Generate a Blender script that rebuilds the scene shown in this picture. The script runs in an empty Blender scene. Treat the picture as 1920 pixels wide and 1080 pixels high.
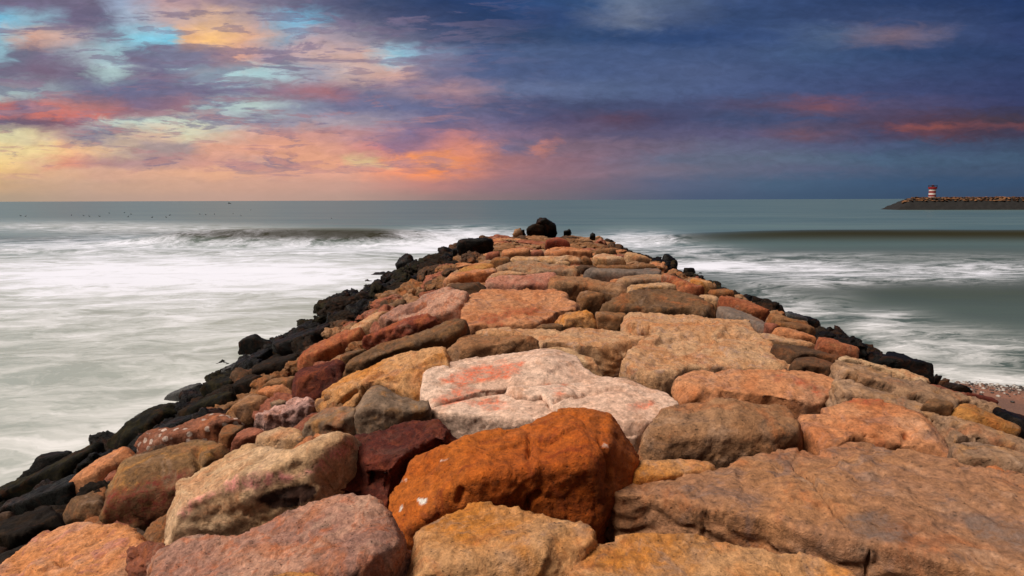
import bpy, bmesh, math, random
import numpy as np
from mathutils import Vector, Matrix

random.seed(7)
C = bpy.context.scene.collection
R = math.radians
scene = bpy.context.scene

# ------------------------------------------------------------------ camera
F = 1200.0                       # focal length in pixels of a 1920 px wide frame
PITCH = math.atan(165 / F)
CAM_Z = 3.9
cam_d = bpy.data.cameras.new('camera')
cam = bpy.data.objects.new('camera', cam_d); C.objects.link(cam)
cam_d.lens = 36 * F / 1920; cam_d.sensor_width = 36
cam_d.clip_start = 0.05; cam_d.clip_end = 60000
CM = Matrix.Translation((0, 0, CAM_Z)) @ Matrix.Rotation(R(90) - PITCH, 4, 'X') @ Matrix.Rotation(R(-0.18), 4, 'Z')
cam.matrix_world = CM
scene.camera = cam
CR = np.array(CM.to_3x3())

def ray(px, py):
    d = CR @ np.array([(px - 960) / F, -(py - 540) / F, -1.0])
    return d / np.linalg.norm(d)
def project(P):                  # world points -> photograph pixels
    q = (P - np.array([0, 0, CAM_Z])) @ CR
    w = np.maximum(-q[:, 2], 1e-3)
    return np.stack([960 + F * q[:, 0] / w, 540 - F * q[:, 1] / w], 1), -q[:, 2]

# ------------------------------------------------------------------ light
SUN_AZ, SUN_EL = -112, 56         # degrees left of the view direction, above the horizon
KEY_SKY = 1.0
sl = bpy.data.lights.new('sun', 'SUN'); sun = bpy.data.objects.new('sun', sl); C.objects.link(sun)
sl.energy = 4.4; sl.angle = R(30); sl.color = (1.0, 0.91, 0.80)
sd = Vector((math.sin(R(SUN_AZ)) * math.cos(R(SUN_EL)), math.cos(R(SUN_AZ)) * math.cos(R(SUN_EL)), math.sin(R(SUN_EL))))
sun.rotation_euler = sd.to_track_quat('Z', 'Y').to_euler()
scene.view_settings.view_transform = 'Standard'; scene.view_settings.look = 'None'
scene.view_settings.exposure = 0; scene.view_settings.gamma = 1
scene.cycles.max_bounces = 6; scene.cycles.diffuse_bounces = 3; scene.cycles.glossy_bounces = 3

def lin(c):
    out = []
    for v in c:
        v = v / 255.0
        out.append(v / 12.92 if v <= 0.04045 else ((v + 0.055) / 1.055) ** 2.4)
    return out

# ------------------------------------------------------------------ node helper
class N:
    def __init__(s, tree): s.t = tree; s.n = tree.nodes; s.l = tree.links
    def put(s, sock, v):
        if v is None: return
        if hasattr(v, 'is_output'): s.l.new(v, sock)
        else:
            try: sock.default_value = v
            except Exception: sock.default_value = tuple(v) + (1.0,)
    def node(s, typ, **kw):
        n = s.n.new(typ)
        for k, v in kw.items(): setattr(n, k, v)
        return n
    def math(s, op, a, b=None, c=None, clamp=False):
        n = s.node('ShaderNodeMath', operation=op, use_clamp=clamp)
        s.put(n.inputs[0], a); s.put(n.inputs[1], b)
        if c is not None: s.put(n.inputs[2], c)
        return n.outputs[0]
    def vmath(s, op, a, b=None):
        n = s.node('ShaderNodeVectorMath', operation=op); s.put(n.inputs[0], a)
        if b is not None: s.put(n.inputs[1], b)
        return n.outputs[0]
    def scale(s, a, k):
        n = s.node('ShaderNodeVectorMath', operation='SCALE'); s.put(n.inputs[0], a); n.inputs['Scale'].default_value = k
        return n.outputs[0]
    def rng(s, v, a, b, c=0.0, d=1.0, kind='SMOOTHSTEP'):
        n = s.node('ShaderNodeMapRange', interpolation_type=kind)
        s.put(n.inputs[0], v)
        for i, q in enumerate((a, b, c, d)): n.inputs[i + 1].default_value = q
        return n.outputs[0]
    def mix(s, f, a, b, blend='MIX'):
        n = s.node('ShaderNodeMix', data_type='RGBA', blend_type=blend)
        s.put(n.inputs[0], f)
        for i, v in ((6, a), (7, b)):
            if isinstance(v, (list, tuple)): v = tuple(v)[:3] + (1.0,)
            s.put(n.inputs[i], v)
        return n.outputs[2]
    def noise(s, vec, scale, detail=4, rough=0.5, dist=0.0, out=0):
        n = s.node('ShaderNodeTexNoise'); s.put(n.inputs['Vector'], vec)
        n.inputs['Scale'].default_value = scale; n.inputs['Detail'].default_value = detail
        n.inputs['Roughness'].default_value = rough; n.inputs['Distortion'].default_value = dist
        return n.outputs[out]
    def voro(s, vec, scale, feature='F1', out=0, rand=1.0):
        n = s.node('ShaderNodeTexVoronoi', feature=feature); s.put(n.inputs['Vector'], vec)
        n.inputs['Scale'].default_value = scale; n.inputs['Randomness'].default_value = rand
        return n.outputs[out]
    def comb(s, x, y, z=0.0):
        n = s.node('ShaderNodeCombineXYZ')
        s.put(n.inputs[0], x); s.put(n.inputs[1], y); s.put(n.inputs[2], z)
        return n.outputs[0]
    def sep(s, v):
        n = s.node('ShaderNodeSeparateXYZ'); s.put(n.inputs[0], v); return n.outputs

# ------------------------------------------------------------------ sky: sunset cloud deck by direction
SKY = [  # (height in the frame, [(position across the frame, colour)...])
 (372, [(0,180,155,130),(200,180,150,135),(450,185,145,135),(640,170,135,130),(850,155,125,125),(1000,140,120,130),(1150,110,110,135),(1300,85,100,135),(1500,70,95,130),(1700,60,85,120),(1920,60,80,115)]),
 (345, [(0,205,165,125),(150,200,160,135),(300,205,155,130),(450,208,150,130),(640,198,140,130),(800,198,130,120),(920,165,120,130),(1100,140,115,135),(1250,105,110,145),(1450,80,105,140),(1700,60,90,130),(1920,55,85,125)]),
 (322, [(0,235,190,120),(80,220,170,130),(200,215,160,135),(350,238,165,125),(420,243,165,120),(520,232,150,125),(640,238,150,125),(740,240,140,96),(820,252,136,64),(890,215,130,115),(960,175,120,130),(1100,160,120,140),(1200,140,120,145),(1350,115,115,145),(1500,100,105,140),(1700,75,95,130),(1920,70,90,125)]),
 (302, [(0,240,200,125),(60,228,182,138),(110,228,142,112),(200,175,130,138),(300,168,126,138),(400,215,135,122),(480,195,140,135),(560,243,150,108),(640,248,150,108),(670,230,190,125),(710,228,195,128),(735,238,150,112),(770,255,142,58),(830,255,146,46),(880,238,132,88),(940,180,118,123),(1100,160,118,140),(1250,118,118,150),(1450,105,115,145),(1650,80,105,140),(1920,70,95,130)]),
 (276, [(0,235,208,148),(60,238,208,142),(130,243,180,122),(200,212,182,148),(260,148,136,150),(350,140,130,150),(395,225,148,122),(480,238,148,118),(560,243,148,112),(640,228,138,118),(720,200,122,124),(760,145,112,140),(840,212,128,118),(900,240,138,105),(960,130,113,145),(1005,130,113,145),(1025,218,128,115),(1055,148,113,135),(1200,138,112,140),(1350,110,110,145),(1500,100,100,140),(1700,75,90,130),(1920,65,80,115)]),
 (252, [(0,218,208,160),(60,222,202,158),(110,200,165,150),(180,134,130,150),(230,195,172,153),(300,228,190,160),(350,217,213,178),(450,217,172,153),(520,219,148,132),(600,207,142,133),(700,168,122,140),(780,126,107,140),(860,195,122,126),(920,148,116,145),(1020,128,102,135),(1150,102,92,130),(1400,100,93,135),(1500,128,92,116),(1640,78,78,120),(1750,112,68,86),(1850,78,63,90),(1920,74,64,95)]),
 (226, [(0,112,98,120),(80,118,92,113),(150,150,102,117),(195,188,197,188),(270,198,213,198),(350,208,218,198),(420,170,174,180),(500,146,142,160),(640,172,155,165),(720,150,138,160),(800,106,102,140),(900,118,107,145),(1000,92,87,130),(1150,106,78,108),(1250,82,78,120),(1380,72,84,130),(1550,78,84,130),(1690,98,70,98),(1760,100,68,90),(1860,84,64,84),(1920,78,62,84)]),
 (200, [(0,195,107,105),(40,128,97,118),(80,205,112,104),(130,186,116,112),(200,160,110,116),(260,126,107,135),(350,152,112,127),(395,162,184,188),(480,184,204,198),(550,138,144,166),(640,112,112,145),(760,102,107,145),(950,82,87,130),(1100,77,82,125),(1300,78,84,130),(1450,102,83,118),(1550,146,88,106),(1650,93,83,125),(1920,58,64,115)]),
 (170, [(0,168,192,192),(60,150,160,170),(150,110,111,140),(250,104,106,140),(350,120,111,140),(450,120,116,145),(560,152,112,127),(620,168,111,121),(700,111,112,145),(780,140,123,145),(850,179,138,148),(950,102,113,155),(1150,92,108,155),(1350,82,98,150),(1500,73,88,140),(1700,68,78,130),(1920,53,64,115)]),
 (135, [(0,114,110,135),(80,120,101,125),(140,114,106,130),(195,172,200,200),(260,136,138,155),(300,114,110,140),(370,170,205,210),(500,174,210,215),(600,158,158,175),(660,199,170,163),(740,205,158,146),(820,112,112,145),(920,82,98,145),(1100,78,98,150),(1300,84,100,150),(1500,68,88,140),(1920,48,64,115)]),
 (102, [(0,134,172,188),(30,106,107,130),(90,120,111,135),(160,164,176,188),(220,158,196,206),(250,110,106,135),(320,128,140,162),(380,138,140,160),(450,222,160,136),(520,170,148,165),(600,199,165,158),(680,204,164,152),(735,144,199,220),(780,134,150,180),(900,78,94,140),(1000,78,98,145),(1150,73,94,145),(1400,68,89,140),(1500,70,95,145),(1700,46,73,125),(1920,43,64,115)]),
 (68, [(0,146,194,210),(60,210,160,141),(110,204,165,152),(180,146,149,165),(250,132,196,216),(320,116,200,228),(345,236,176,120),(400,252,192,112),(470,226,170,138),(540,144,166,188),(580,194,165,170),(660,160,149,165),(740,106,108,135),(830,72,83,120),(950,52,73,115),(1100,48,78,130),(1300,42,73,130),(1450,58,84,140),(1560,86,106,150),(1680,138,112,134),(1740,112,104,140),(1800,58,78,130),(1920,48,68,125)]),
 (32, [(0,110,194,228),(60,138,178,198),(130,110,101,130),(200,104,101,130),(250,164,182,204),(330,192,165,165),(400,220,176,146),(480,168,148,155),(555,112,184,218),(640,101,102,130),(750,62,73,110),(900,37,63,110),(1050,42,73,130),(1180,119,128,162),(1250,84,100,145),(1400,52,78,130),(1600,53,74,125),(1700,58,78,130),(1920,33,58,110)]),
 (0, [(0,114,106,135),(180,112,104,130),(240,150,166,194),(330,189,150,153),(450,140,128,150),(600,92,93,125),(700,57,73,110),(850,32,58,105),(950,32,68,125),(1100,48,84,140),(1180,114,128,165),(1250,90,106,145),(1400,58,84,140),(1600,43,68,120),(1920,28,58,115)]),
 (-90, [(0,150,160,185),(400,170,150,155),(700,90,95,130),(1000,60,85,135),(1400,80,100,150),(1920,45,70,125)]),
]
def sky_row(y, over):             # an in-between row of the deck with some stops replaced
    hi = max(r for r in SKY if r[0] < y); lo = min(r for r in SKY if r[0] > y); f = (y - hi[0]) / (lo[0] - hi[0])
    def at(st, x): return [float(np.interp(x, [q[0] for q in st], [q[i] for q in st])) for i in (1, 2, 3)]
    xs = sorted({q[0] for q in hi[1]} | {q[0] for q in lo[1]})
    x0 = {round(x / 40) * 40: x for x in xs}
    st = [(x, *[a * (1 - f) + b_ * f for a, b_ in zip(at(hi[1], x), at(lo[1], x))]) for x in sorted(x0.values())]
    ox = [q[0] for q in over]
    st = [q for q in st if not any(abs(q[0] - o) < 30 for o in ox) and not (over and min(ox) < q[0] < max(ox))] + list(over)
    return (y, sorted(st)[:31])
SKY.append(sky_row(213, [(0,200,104,100),(40,150,98,112),(80,224,108,90),(130,232,106,86),(200,206,108,100),(250,140,104,124)])); SKY.sort(key=lambda r: -r[0])
SKY.append(sky_row(238, [(1640,98,72,100),(1700,150,78,84),(1760,160,80,80),(1810,120,70,84),(1860,165,80,74),(1920,126,70,84)])); SKY.sort(key=lambda r: -r[0])
SKY = [(y, [(q[0], *(np.array(q[1:]) * (1 - np.array([.15, .11, .13]) * min(1, max(0, (q[0] - 760) / 300))))) for q in st]) for y, st in SKY]
def calm(y, st):                   # the low bank on the left is a dusty rose, only its heart glows
    k = .42 * min(1, max(0, (y - 240) / 35))
    out = []
    for q in st:
        w = k * min(1, max(0, (q[0] - 60) / 200)) * (1 if q[0] < 720 else 0)
        w2 = .30 if (y == 213 and q[0] < 260) else 0
        c_ = np.array(q[1:], float)
        c_ = c_ * (1 - w) + np.array((206, 168, 142)) * w
        out.append((q[0], *(c_ * (1 - w2) + np.array((160, 110, 116)) * w2)))
    return out
SKY = [(y, calm(y, st)) for y, st in SKY]
def build_world():
    w = bpy.data.worlds.new('World'); scene.world = w; w.use_nodes = True
    t = w.node_tree; t.nodes.clear(); g = N(t)
    tc = g.node('ShaderNodeTexCoord').outputs['Generated']
    x, y, z = g.sep(tc)
    az = g.math('ARCTAN2', x, y)
    azc = g.math('MINIMUM', g.math('MAXIMUM', az, -0.9), 0.9)
    hyp = g.math('SQRT', g.math('ADD', g.math('MULTIPLY', x, x), g.math('MULTIPLY', y, y)))
    v = g.math('DIVIDE', g.math('DIVIDE', z, g.math('MAXIMUM', hyp, 0.02)), g.math('COSINE', azc))
    u = g.math('TANGENT', azc)
    # wind-drawn streaks bend the cloud deck
    p1 = g.comb(g.math('MULTIPLY', u, 3.2), g.math('MULTIPLY', v, 13.0), 3.1)
    p2 = g.comb(g.math('MULTIPLY', u, 15.0), g.math('MULTIPLY', v, 44.0), 7.7)
    w1 = g.sep(g.noise(p1, 1.6, 5, 0.55, 0.5, out=1)); w2 = g.sep(g.noise(p2, 1.5, 6, 0.65, 0.7, out=1))
    fade = g.rng(v, 0.0, 0.06, 0.25, 1.0)
    def off(a, k1, b, k2): return g.math('MULTIPLY', g.math('ADD', g.math('MULTIPLY', g.math('SUBTRACT', a, 0.5), k1), g.math('MULTIPLY', g.math('SUBTRACT', b, 0.5), k2)), fade)
    uu = g.math('ADD', u, off(w1[0], 0.07, w2[0], 0.08))
    vv = g.math('ADD', v, off(w1[1], 0.022, w2[1], 0.030))
    fac = g.math('DIVIDE', g.math('ADD', uu, 1.26), 2.52)
    cp, sp = math.cos(PITCH), math.sin(PITCH)
    col = None; pv = None
    for yp, stops in SKY:
        b = (540 - yp) / F
        vr = (b * cp - sp) / (cp + b * sp)          # tan of elevation straight ahead
        rn = g.node('ShaderNodeValToRGB'); cr = rn.color_ramp; cr.interpolation = 'LINEAR'
        g.put(rn.inputs[0], fac)
        k = (cp - vr * sp)
        els = cr.elements
        for i, s in enumerate(stops):
            pos = ((s[0] - 960) / F * k + 1.26) / 2.52
            e = els[i] if i < 2 and i < len(els) else els.new(pos)
            e.position = pos; e.color = lin(s[1:]) + [1]
        c = rn.outputs[0]
        if col is None: col = c
        else: col = g.mix(g.rng(vv, pv, vr), col, c)
        pv = vr
    # ragged small clouds with rosy undersides in the clear part of the deck
    def puffs(sx, sy, seed, dv):
        return g.noise(g.comb(g.math('MULTIPLY', u, sx), g.math('MULTIPLY', g.math('ADD', v, dv), sy), seed), 1.0, 9, 0.62, 0.35)
    cover = g.math('MULTIPLY', g.rng(u, 0.10, -0.22), g.math('MULTIPLY', g.rng(v, 0.022, 0.06), g.rng(v, 0.40, 0.26)))
    for sx, sy, seed, t0, t1, am in ((5.5, 32.0, 4.4, .545, .60, .66), (12.0, 70.0, 8.3, .545, .605, .52)):
        a = puffs(sx, sy, seed, 0.0); bl = puffs(sx, sy, seed, 0.010)
        mk = g.math('MULTIPLY', g.math('MULTIPLY', g.rng(a, t0, t1), cover), am)
        rosy = g.rng(g.math('SUBTRACT', a, bl), 0.0, 0.09)
        low = g.rng(v, 0.22, 0.06)
        cc = g.mix(g.math('MULTIPLY', rosy, g.math('ADD', 0.05, g.math('MULTIPLY', low, .42))), lin((112, 106, 138)), lin((236, 150, 122)))
        col = g.mix(mk, col, cc)
    # fine relief in the clouds
    p3 = g.comb(g.math('MULTIPLY', u, 24.0), g.math('MULTIPLY', v, 66.0), 1.2)
    n3 = g.noise(p3, 1.4, 7, 0.66, 0.6)
    n4 = g.noise(p1, 3.4, 6, 0.6, 0.8)
    mul = g.math('MULTIPLY', g.rng(n3, 0.25, 0.75, 0.84, 1.16, 'LINEAR'), g.rng(n4, 0.3, 0.7, 0.92, 1.08, 'LINEAR'))
    mul = g.math('ADD', g.math('MULTIPLY', g.math('SUBTRACT', mul, 1.0), g.rng(v, 0.0, 0.08, 0.15, 1.0)), 1.0)
    col = g.mix(1.0, col, g.comb(mul, mul, mul), 'MULTIPLY')
    hs = g.node('ShaderNodeHueSaturation'); hs.inputs['Saturation'].default_value = 0.92; g.put(hs.inputs['Color'], col); col = hs.outputs[0]
    # unseen sky overhead and behind the camera, set as plain fill light
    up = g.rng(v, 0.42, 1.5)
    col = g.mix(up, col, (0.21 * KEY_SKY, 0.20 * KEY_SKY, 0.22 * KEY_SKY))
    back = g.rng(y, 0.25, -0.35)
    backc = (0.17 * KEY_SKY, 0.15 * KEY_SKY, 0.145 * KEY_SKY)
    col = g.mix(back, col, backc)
    below = g.rng(z, 0.0, -0.02)
    col = g.mix(below, col, (0.16, 0.17, 0.16))
    sk = g.node('ShaderNodeTexSky', sky_type='NISHITA', sun_disc=False)
    sk.sun_elevation = R(SUN_EL); sk.sun_rotation = R(SUN_AZ)
    bg1 = g.node('ShaderNodeBackground'); g.put(bg1.inputs[0], sk.outputs[0]); bg1.inputs[1].default_value = 0.05
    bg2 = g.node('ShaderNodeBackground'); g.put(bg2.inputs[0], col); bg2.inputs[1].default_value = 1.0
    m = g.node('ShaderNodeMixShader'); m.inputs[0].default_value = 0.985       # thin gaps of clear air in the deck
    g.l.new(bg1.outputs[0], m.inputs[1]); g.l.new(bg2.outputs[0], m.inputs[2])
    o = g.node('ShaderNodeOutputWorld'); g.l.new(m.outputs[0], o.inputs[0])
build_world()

# ------------------------------------------------------------------ numpy noise
_rs = np.random.RandomState(5)
_PERM = np.concatenate([_rs.permutation(256)] * 3)
_G = _rs.normal(size=(256, 3)); _G /= np.linalg.norm(_G, axis=1)[:, None]
_RV = _rs.uniform(0, 1, size=(256, 3)); _RD = _rs.normal(size=(256, 3)); _RD /= np.linalg.norm(_RD, axis=1)[:, None]
def _h(i, j, k): return _PERM[_PERM[_PERM[i & 255] + (j & 255)] + (k & 255)]
def perlin(p):
    i = np.floor(p).astype(int); f = p - i; u = f * f * f * (f * (f * 6 - 15) + 10)
    r = 0
    for a in (0, 1):
        for b in (0, 1):
            for c in (0, 1):
                gr = _G[_h(i[:, 0] + a, i[:, 1] + b, i[:, 2] + c)]
                d = ((f - (a, b, c)) * gr).sum(1)
                r = r + d * (u[:, 0] if a else 1 - u[:, 0]) * (u[:, 1] if b else 1 - u[:, 1]) * (u[:, 2] if c else 1 - u[:, 2])
    return r * 1.5
def fbm(p, o=4, gain=0.5, ridged=False):
    s = 0; a = 1.0
    for k in range(o):
        n = perlin(p * (2.03 ** k) + k * 17.3)
        s = s + a * ((0.5 - np.abs(n)) * 1.3 if ridged else n); a *= gain
    return s
def worley(p):                     # nearest distance, second distance, facet value
    i = np.floor(p).astype(int); n = len(p)
    d1 = np.full(n, 9.0); d2 = np.full(n, 9.0); fv = np.zeros(n)
    for a in (-1, 0, 1):
        for b in (-1, 0, 1):
            for c in (-1, 0, 1):
                q = i + (a, b, c); h = _h(q[:, 0], q[:, 1], q[:, 2])
                v = p - (q + _RV[h]); d = np.sqrt((v * v).sum(1))
                near = d < d1
                d2 = np.where(near, d1, np.minimum(d2, d)); fv = np.where(near, (v * _RD[h]).sum(1) + (_RV[h][:, 0] - .5) * .4, fv)
                d1 = np.minimum(d1, d)
    return d1, d2, fv

# ------------------------------------------------------------------ mesh helpers
def mesh_from(name, verts, faces):
    me = bpy.data.meshes.new(name)
    me.from_pydata([tuple(v) for v in verts], [], faces); me.update()
    return me
def grid_mesh(name, X, Y, Z):
    n, m = X.shape
    me = bpy.data.meshes.new(name)
    co = np.stack([X, Y, Z], -1).reshape(-1, 3).astype(np.float32)
    idx = np.arange(n * m).reshape(n, m)
    q = np.stack([idx[:-1, :-1], idx[:-1, 1:], idx[1:, 1:], idx[1:, :-1]], -1).reshape(-1, 4)
    me.vertices.add(len(co)); me.vertices.foreach_set('co', co.ravel())
    me.loops.add(q.size); me.loops.foreach_set('vertex_index', q.ravel().astype(np.int32))
    me.polygons.add(len(q)); me.polygons.foreach_set('loop_start', np.arange(0, q.size, 4, dtype=np.int32))
    me.polygons.foreach_set('use_smooth', np.ones(len(q), bool))
    me.update(calc_edges=True)
    return me
def attr(me, name, vals):
    a = me.attributes.new(name, 'FLOAT', 'POINT'); a.data.foreach_set('value', np.asarray(vals, np.float32))
def obj(name, me, mat=None, parent=None, loc=(0, 0, 0)):
    o = bpy.data.objects.new(name, me); C.objects.link(o); o.location = loc
    if mat: me.materials.append(mat)
    if parent: o.parent = parent
    return o
def tag(o, label=None, cat=None, group=None, kind=None):
    if label: o['label'] = label
    if cat: o['category'] = cat
    if group: o['group'] = group
    if kind: o['kind'] = kind
    return o
def smooth(me): me.polygons.foreach_set('use_smooth', np.ones(len(me.polygons), bool))
def coords(me):
    a = np.empty(len(me.vertices) * 3, np.float32); me.vertices.foreach_get('co', a); return a.reshape(-1, 3).astype(float)
def normals(me):
    a = np.empty(len(me.vertices) * 3, np.float32); me.vertex_normals.foreach_get('vector', a); return a.reshape(-1, 3).astype(float)
def put_coords(me, co): me.vertices.foreach_set('co', co.astype(np.float32).ravel()); me.update()
def remesh(me, voxel, smooth_n=3):
    o = bpy.data.objects.new('tmp', me); C.objects.link(o)
    m = o.modifiers.new('r', 'REMESH'); m.mode = 'VOXEL'; m.voxel_size = voxel
    if smooth_n:
        s = o.modifiers.new('s', 'SMOOTH'); s.factor = 0.5; s.iterations = smooth_n
    dg = bpy.context.evaluated_depsgraph_get()
    out = bpy.data.meshes.new_from_object(o.evaluated_get(dg))
    bpy.data.objects.remove(o); bpy.data.meshes.remove(me)
    return out

# ------------------------------------------------------------------ rock materials
def rock_mat(name, c1, c2, c3, dark=0.25, rough=0.86, gain=.83, stain=None, stain2=(235, 230, 220), pebble=0.0, pits=0.5, scale=1.0, moss=0.0, spec=0.3, bump=1.0, rust=.45, dust=.35):
    m = bpy.data.materials.new(name); m.use_nodes = True; t = m.node_tree; t.nodes.clear(); g = N(t)
    c1, c2, c3 = ([q * gain for q in lin(c)] for c in (c1, c2, c3))
    tc = g.node('ShaderNodeTexCoord').outputs['Object']
    rnd = g.node('ShaderNodeObjectInfo').outputs['Random']
    p = g.vmath('ADD', tc, g.comb(g.math('MULTIPLY', rnd, 37.0), g.math('MULTIPLY', rnd, 91.0), g.math('MULTIPLY', rnd, 53.0)))
    n1 = g.noise(p, 1.7 * scale, 5, 0.6, 0.8)
    n2 = g.noise(p, 4.6 * scale, 7, 0.68, 1.2)
    n3 = g.noise(p, 20 * scale, 8, 0.72, 0.3)
    n4 = g.noise(p, 62 * scale, 5, 0.7)
    n5 = g.noise(p, 3.1 * scale, 8, 0.75, 0.5)
    vr = g.voro(p, 34 * scale)
    col = g.mix(g.rng(n1, 0.36, 0.64), c1, c2)
    col = g.mix(g.math('MULTIPLY', g.rng(n2, 0.50, 0.66), 0.75), col, c3)
    n6 = g.noise(g.vmath('ADD', p, (3.1, 7.7, 1.3)), 2.4 * scale, 7, .7, .9)
    col = g.mix(g.math('MULTIPLY', g.rng(n6, .50, .64), rust), col, lin((176, 98, 48)))
    col = g.mix(g.math('MULTIPLY', g.rng(n6, .46, .34), dust), col, lin((176, 146, 124)))
    if pebble:
        d = g.voro(p, 11 * scale); cc = g.voro(p, 11 * scale, out=1)
        pk = g.rng(d, 0.42, 0.30); sel = g.rng(g.sep(cc)[0], 0.5, 0.55)
        col = g.mix(g.math('MULTIPLY', g.math('MULTIPLY', pk, sel), pebble), col, lin((205, 180, 165)))
    col = g.mix(g.math('MULTIPLY', g.rng(n5, 0.56, 0.70), dark), col, (0.035, 0.026, 0.02))
    if moss: col = g.mix(g.math('MULTIPLY', g.rng(n2, 0.40, 0.62), moss), col, lin((74, 66, 36)))
    if stain is not None:
        a = g.node('ShaderNodeAttribute', attribute_name='stain').outputs['Fac']
        fz = g.rng(g.math('ADD', g.math('MULTIPLY', n3, 0.75), g.math('MULTIPLY', n2, 0.35)), 0.42, 0.66, 0.05, 0.9)
        col = g.mix(g.math('MULTIPLY', a, fz), col, lin(stain))
        a2 = g.node('ShaderNodeAttribute', attribute_name='marks').outputs['Fac']
        col = g.mix(a2, col, lin(stain2))
    val = g.math('MULTIPLY', g.rng(n3, 0.30, 0.70, 0.48, 1.45, 'LINEAR'), g.rng(n4, 0.3, 0.72, 0.68, 1.28, 'LINEAR'))
    pit = g.rng(g.math('ADD', vr, g.math('MULTIPLY', n3, 0.5)), 0.30, 0.46, 1.0 - pits, 1.0)
    val = g.math('MULTIPLY', val, pit)
    col = g.mix(1.0, col, g.comb(val, val, val), 'MULTIPLY')
    h = g.math('ADD', g.math('ADD', g.math('MULTIPLY', n3, 1.25), g.math('MULTIPLY', n4, 0.6)), g.math('ADD', g.math('MULTIPLY', pit, 0.3), g.math('MULTIPLY', n2, .5)))
    bp = g.node('ShaderNodeBump'); bp.inputs['Strength'].default_value = 0.75 * bump; bp.inputs['Distance'].default_value = 0.024 / scale
    g.put(bp.inputs['Height'], h)
    b = g.node('ShaderNodeBsdfPrincipled'); g.put(b.inputs['Base Color'], col)
    b.inputs['Specular IOR Level'].default_value = spec
    g.put(b.inputs['Roughness'], g.rng(n2, 0.3, 0.7, rough - 0.1, rough + 0.08))
    g.l.new(bp.outputs[0], b.inputs['Normal'])
    o = g.node('ShaderNodeOutputMaterial'); g.l.new(b.outputs[0], o.inputs[0])
    return m
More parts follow.
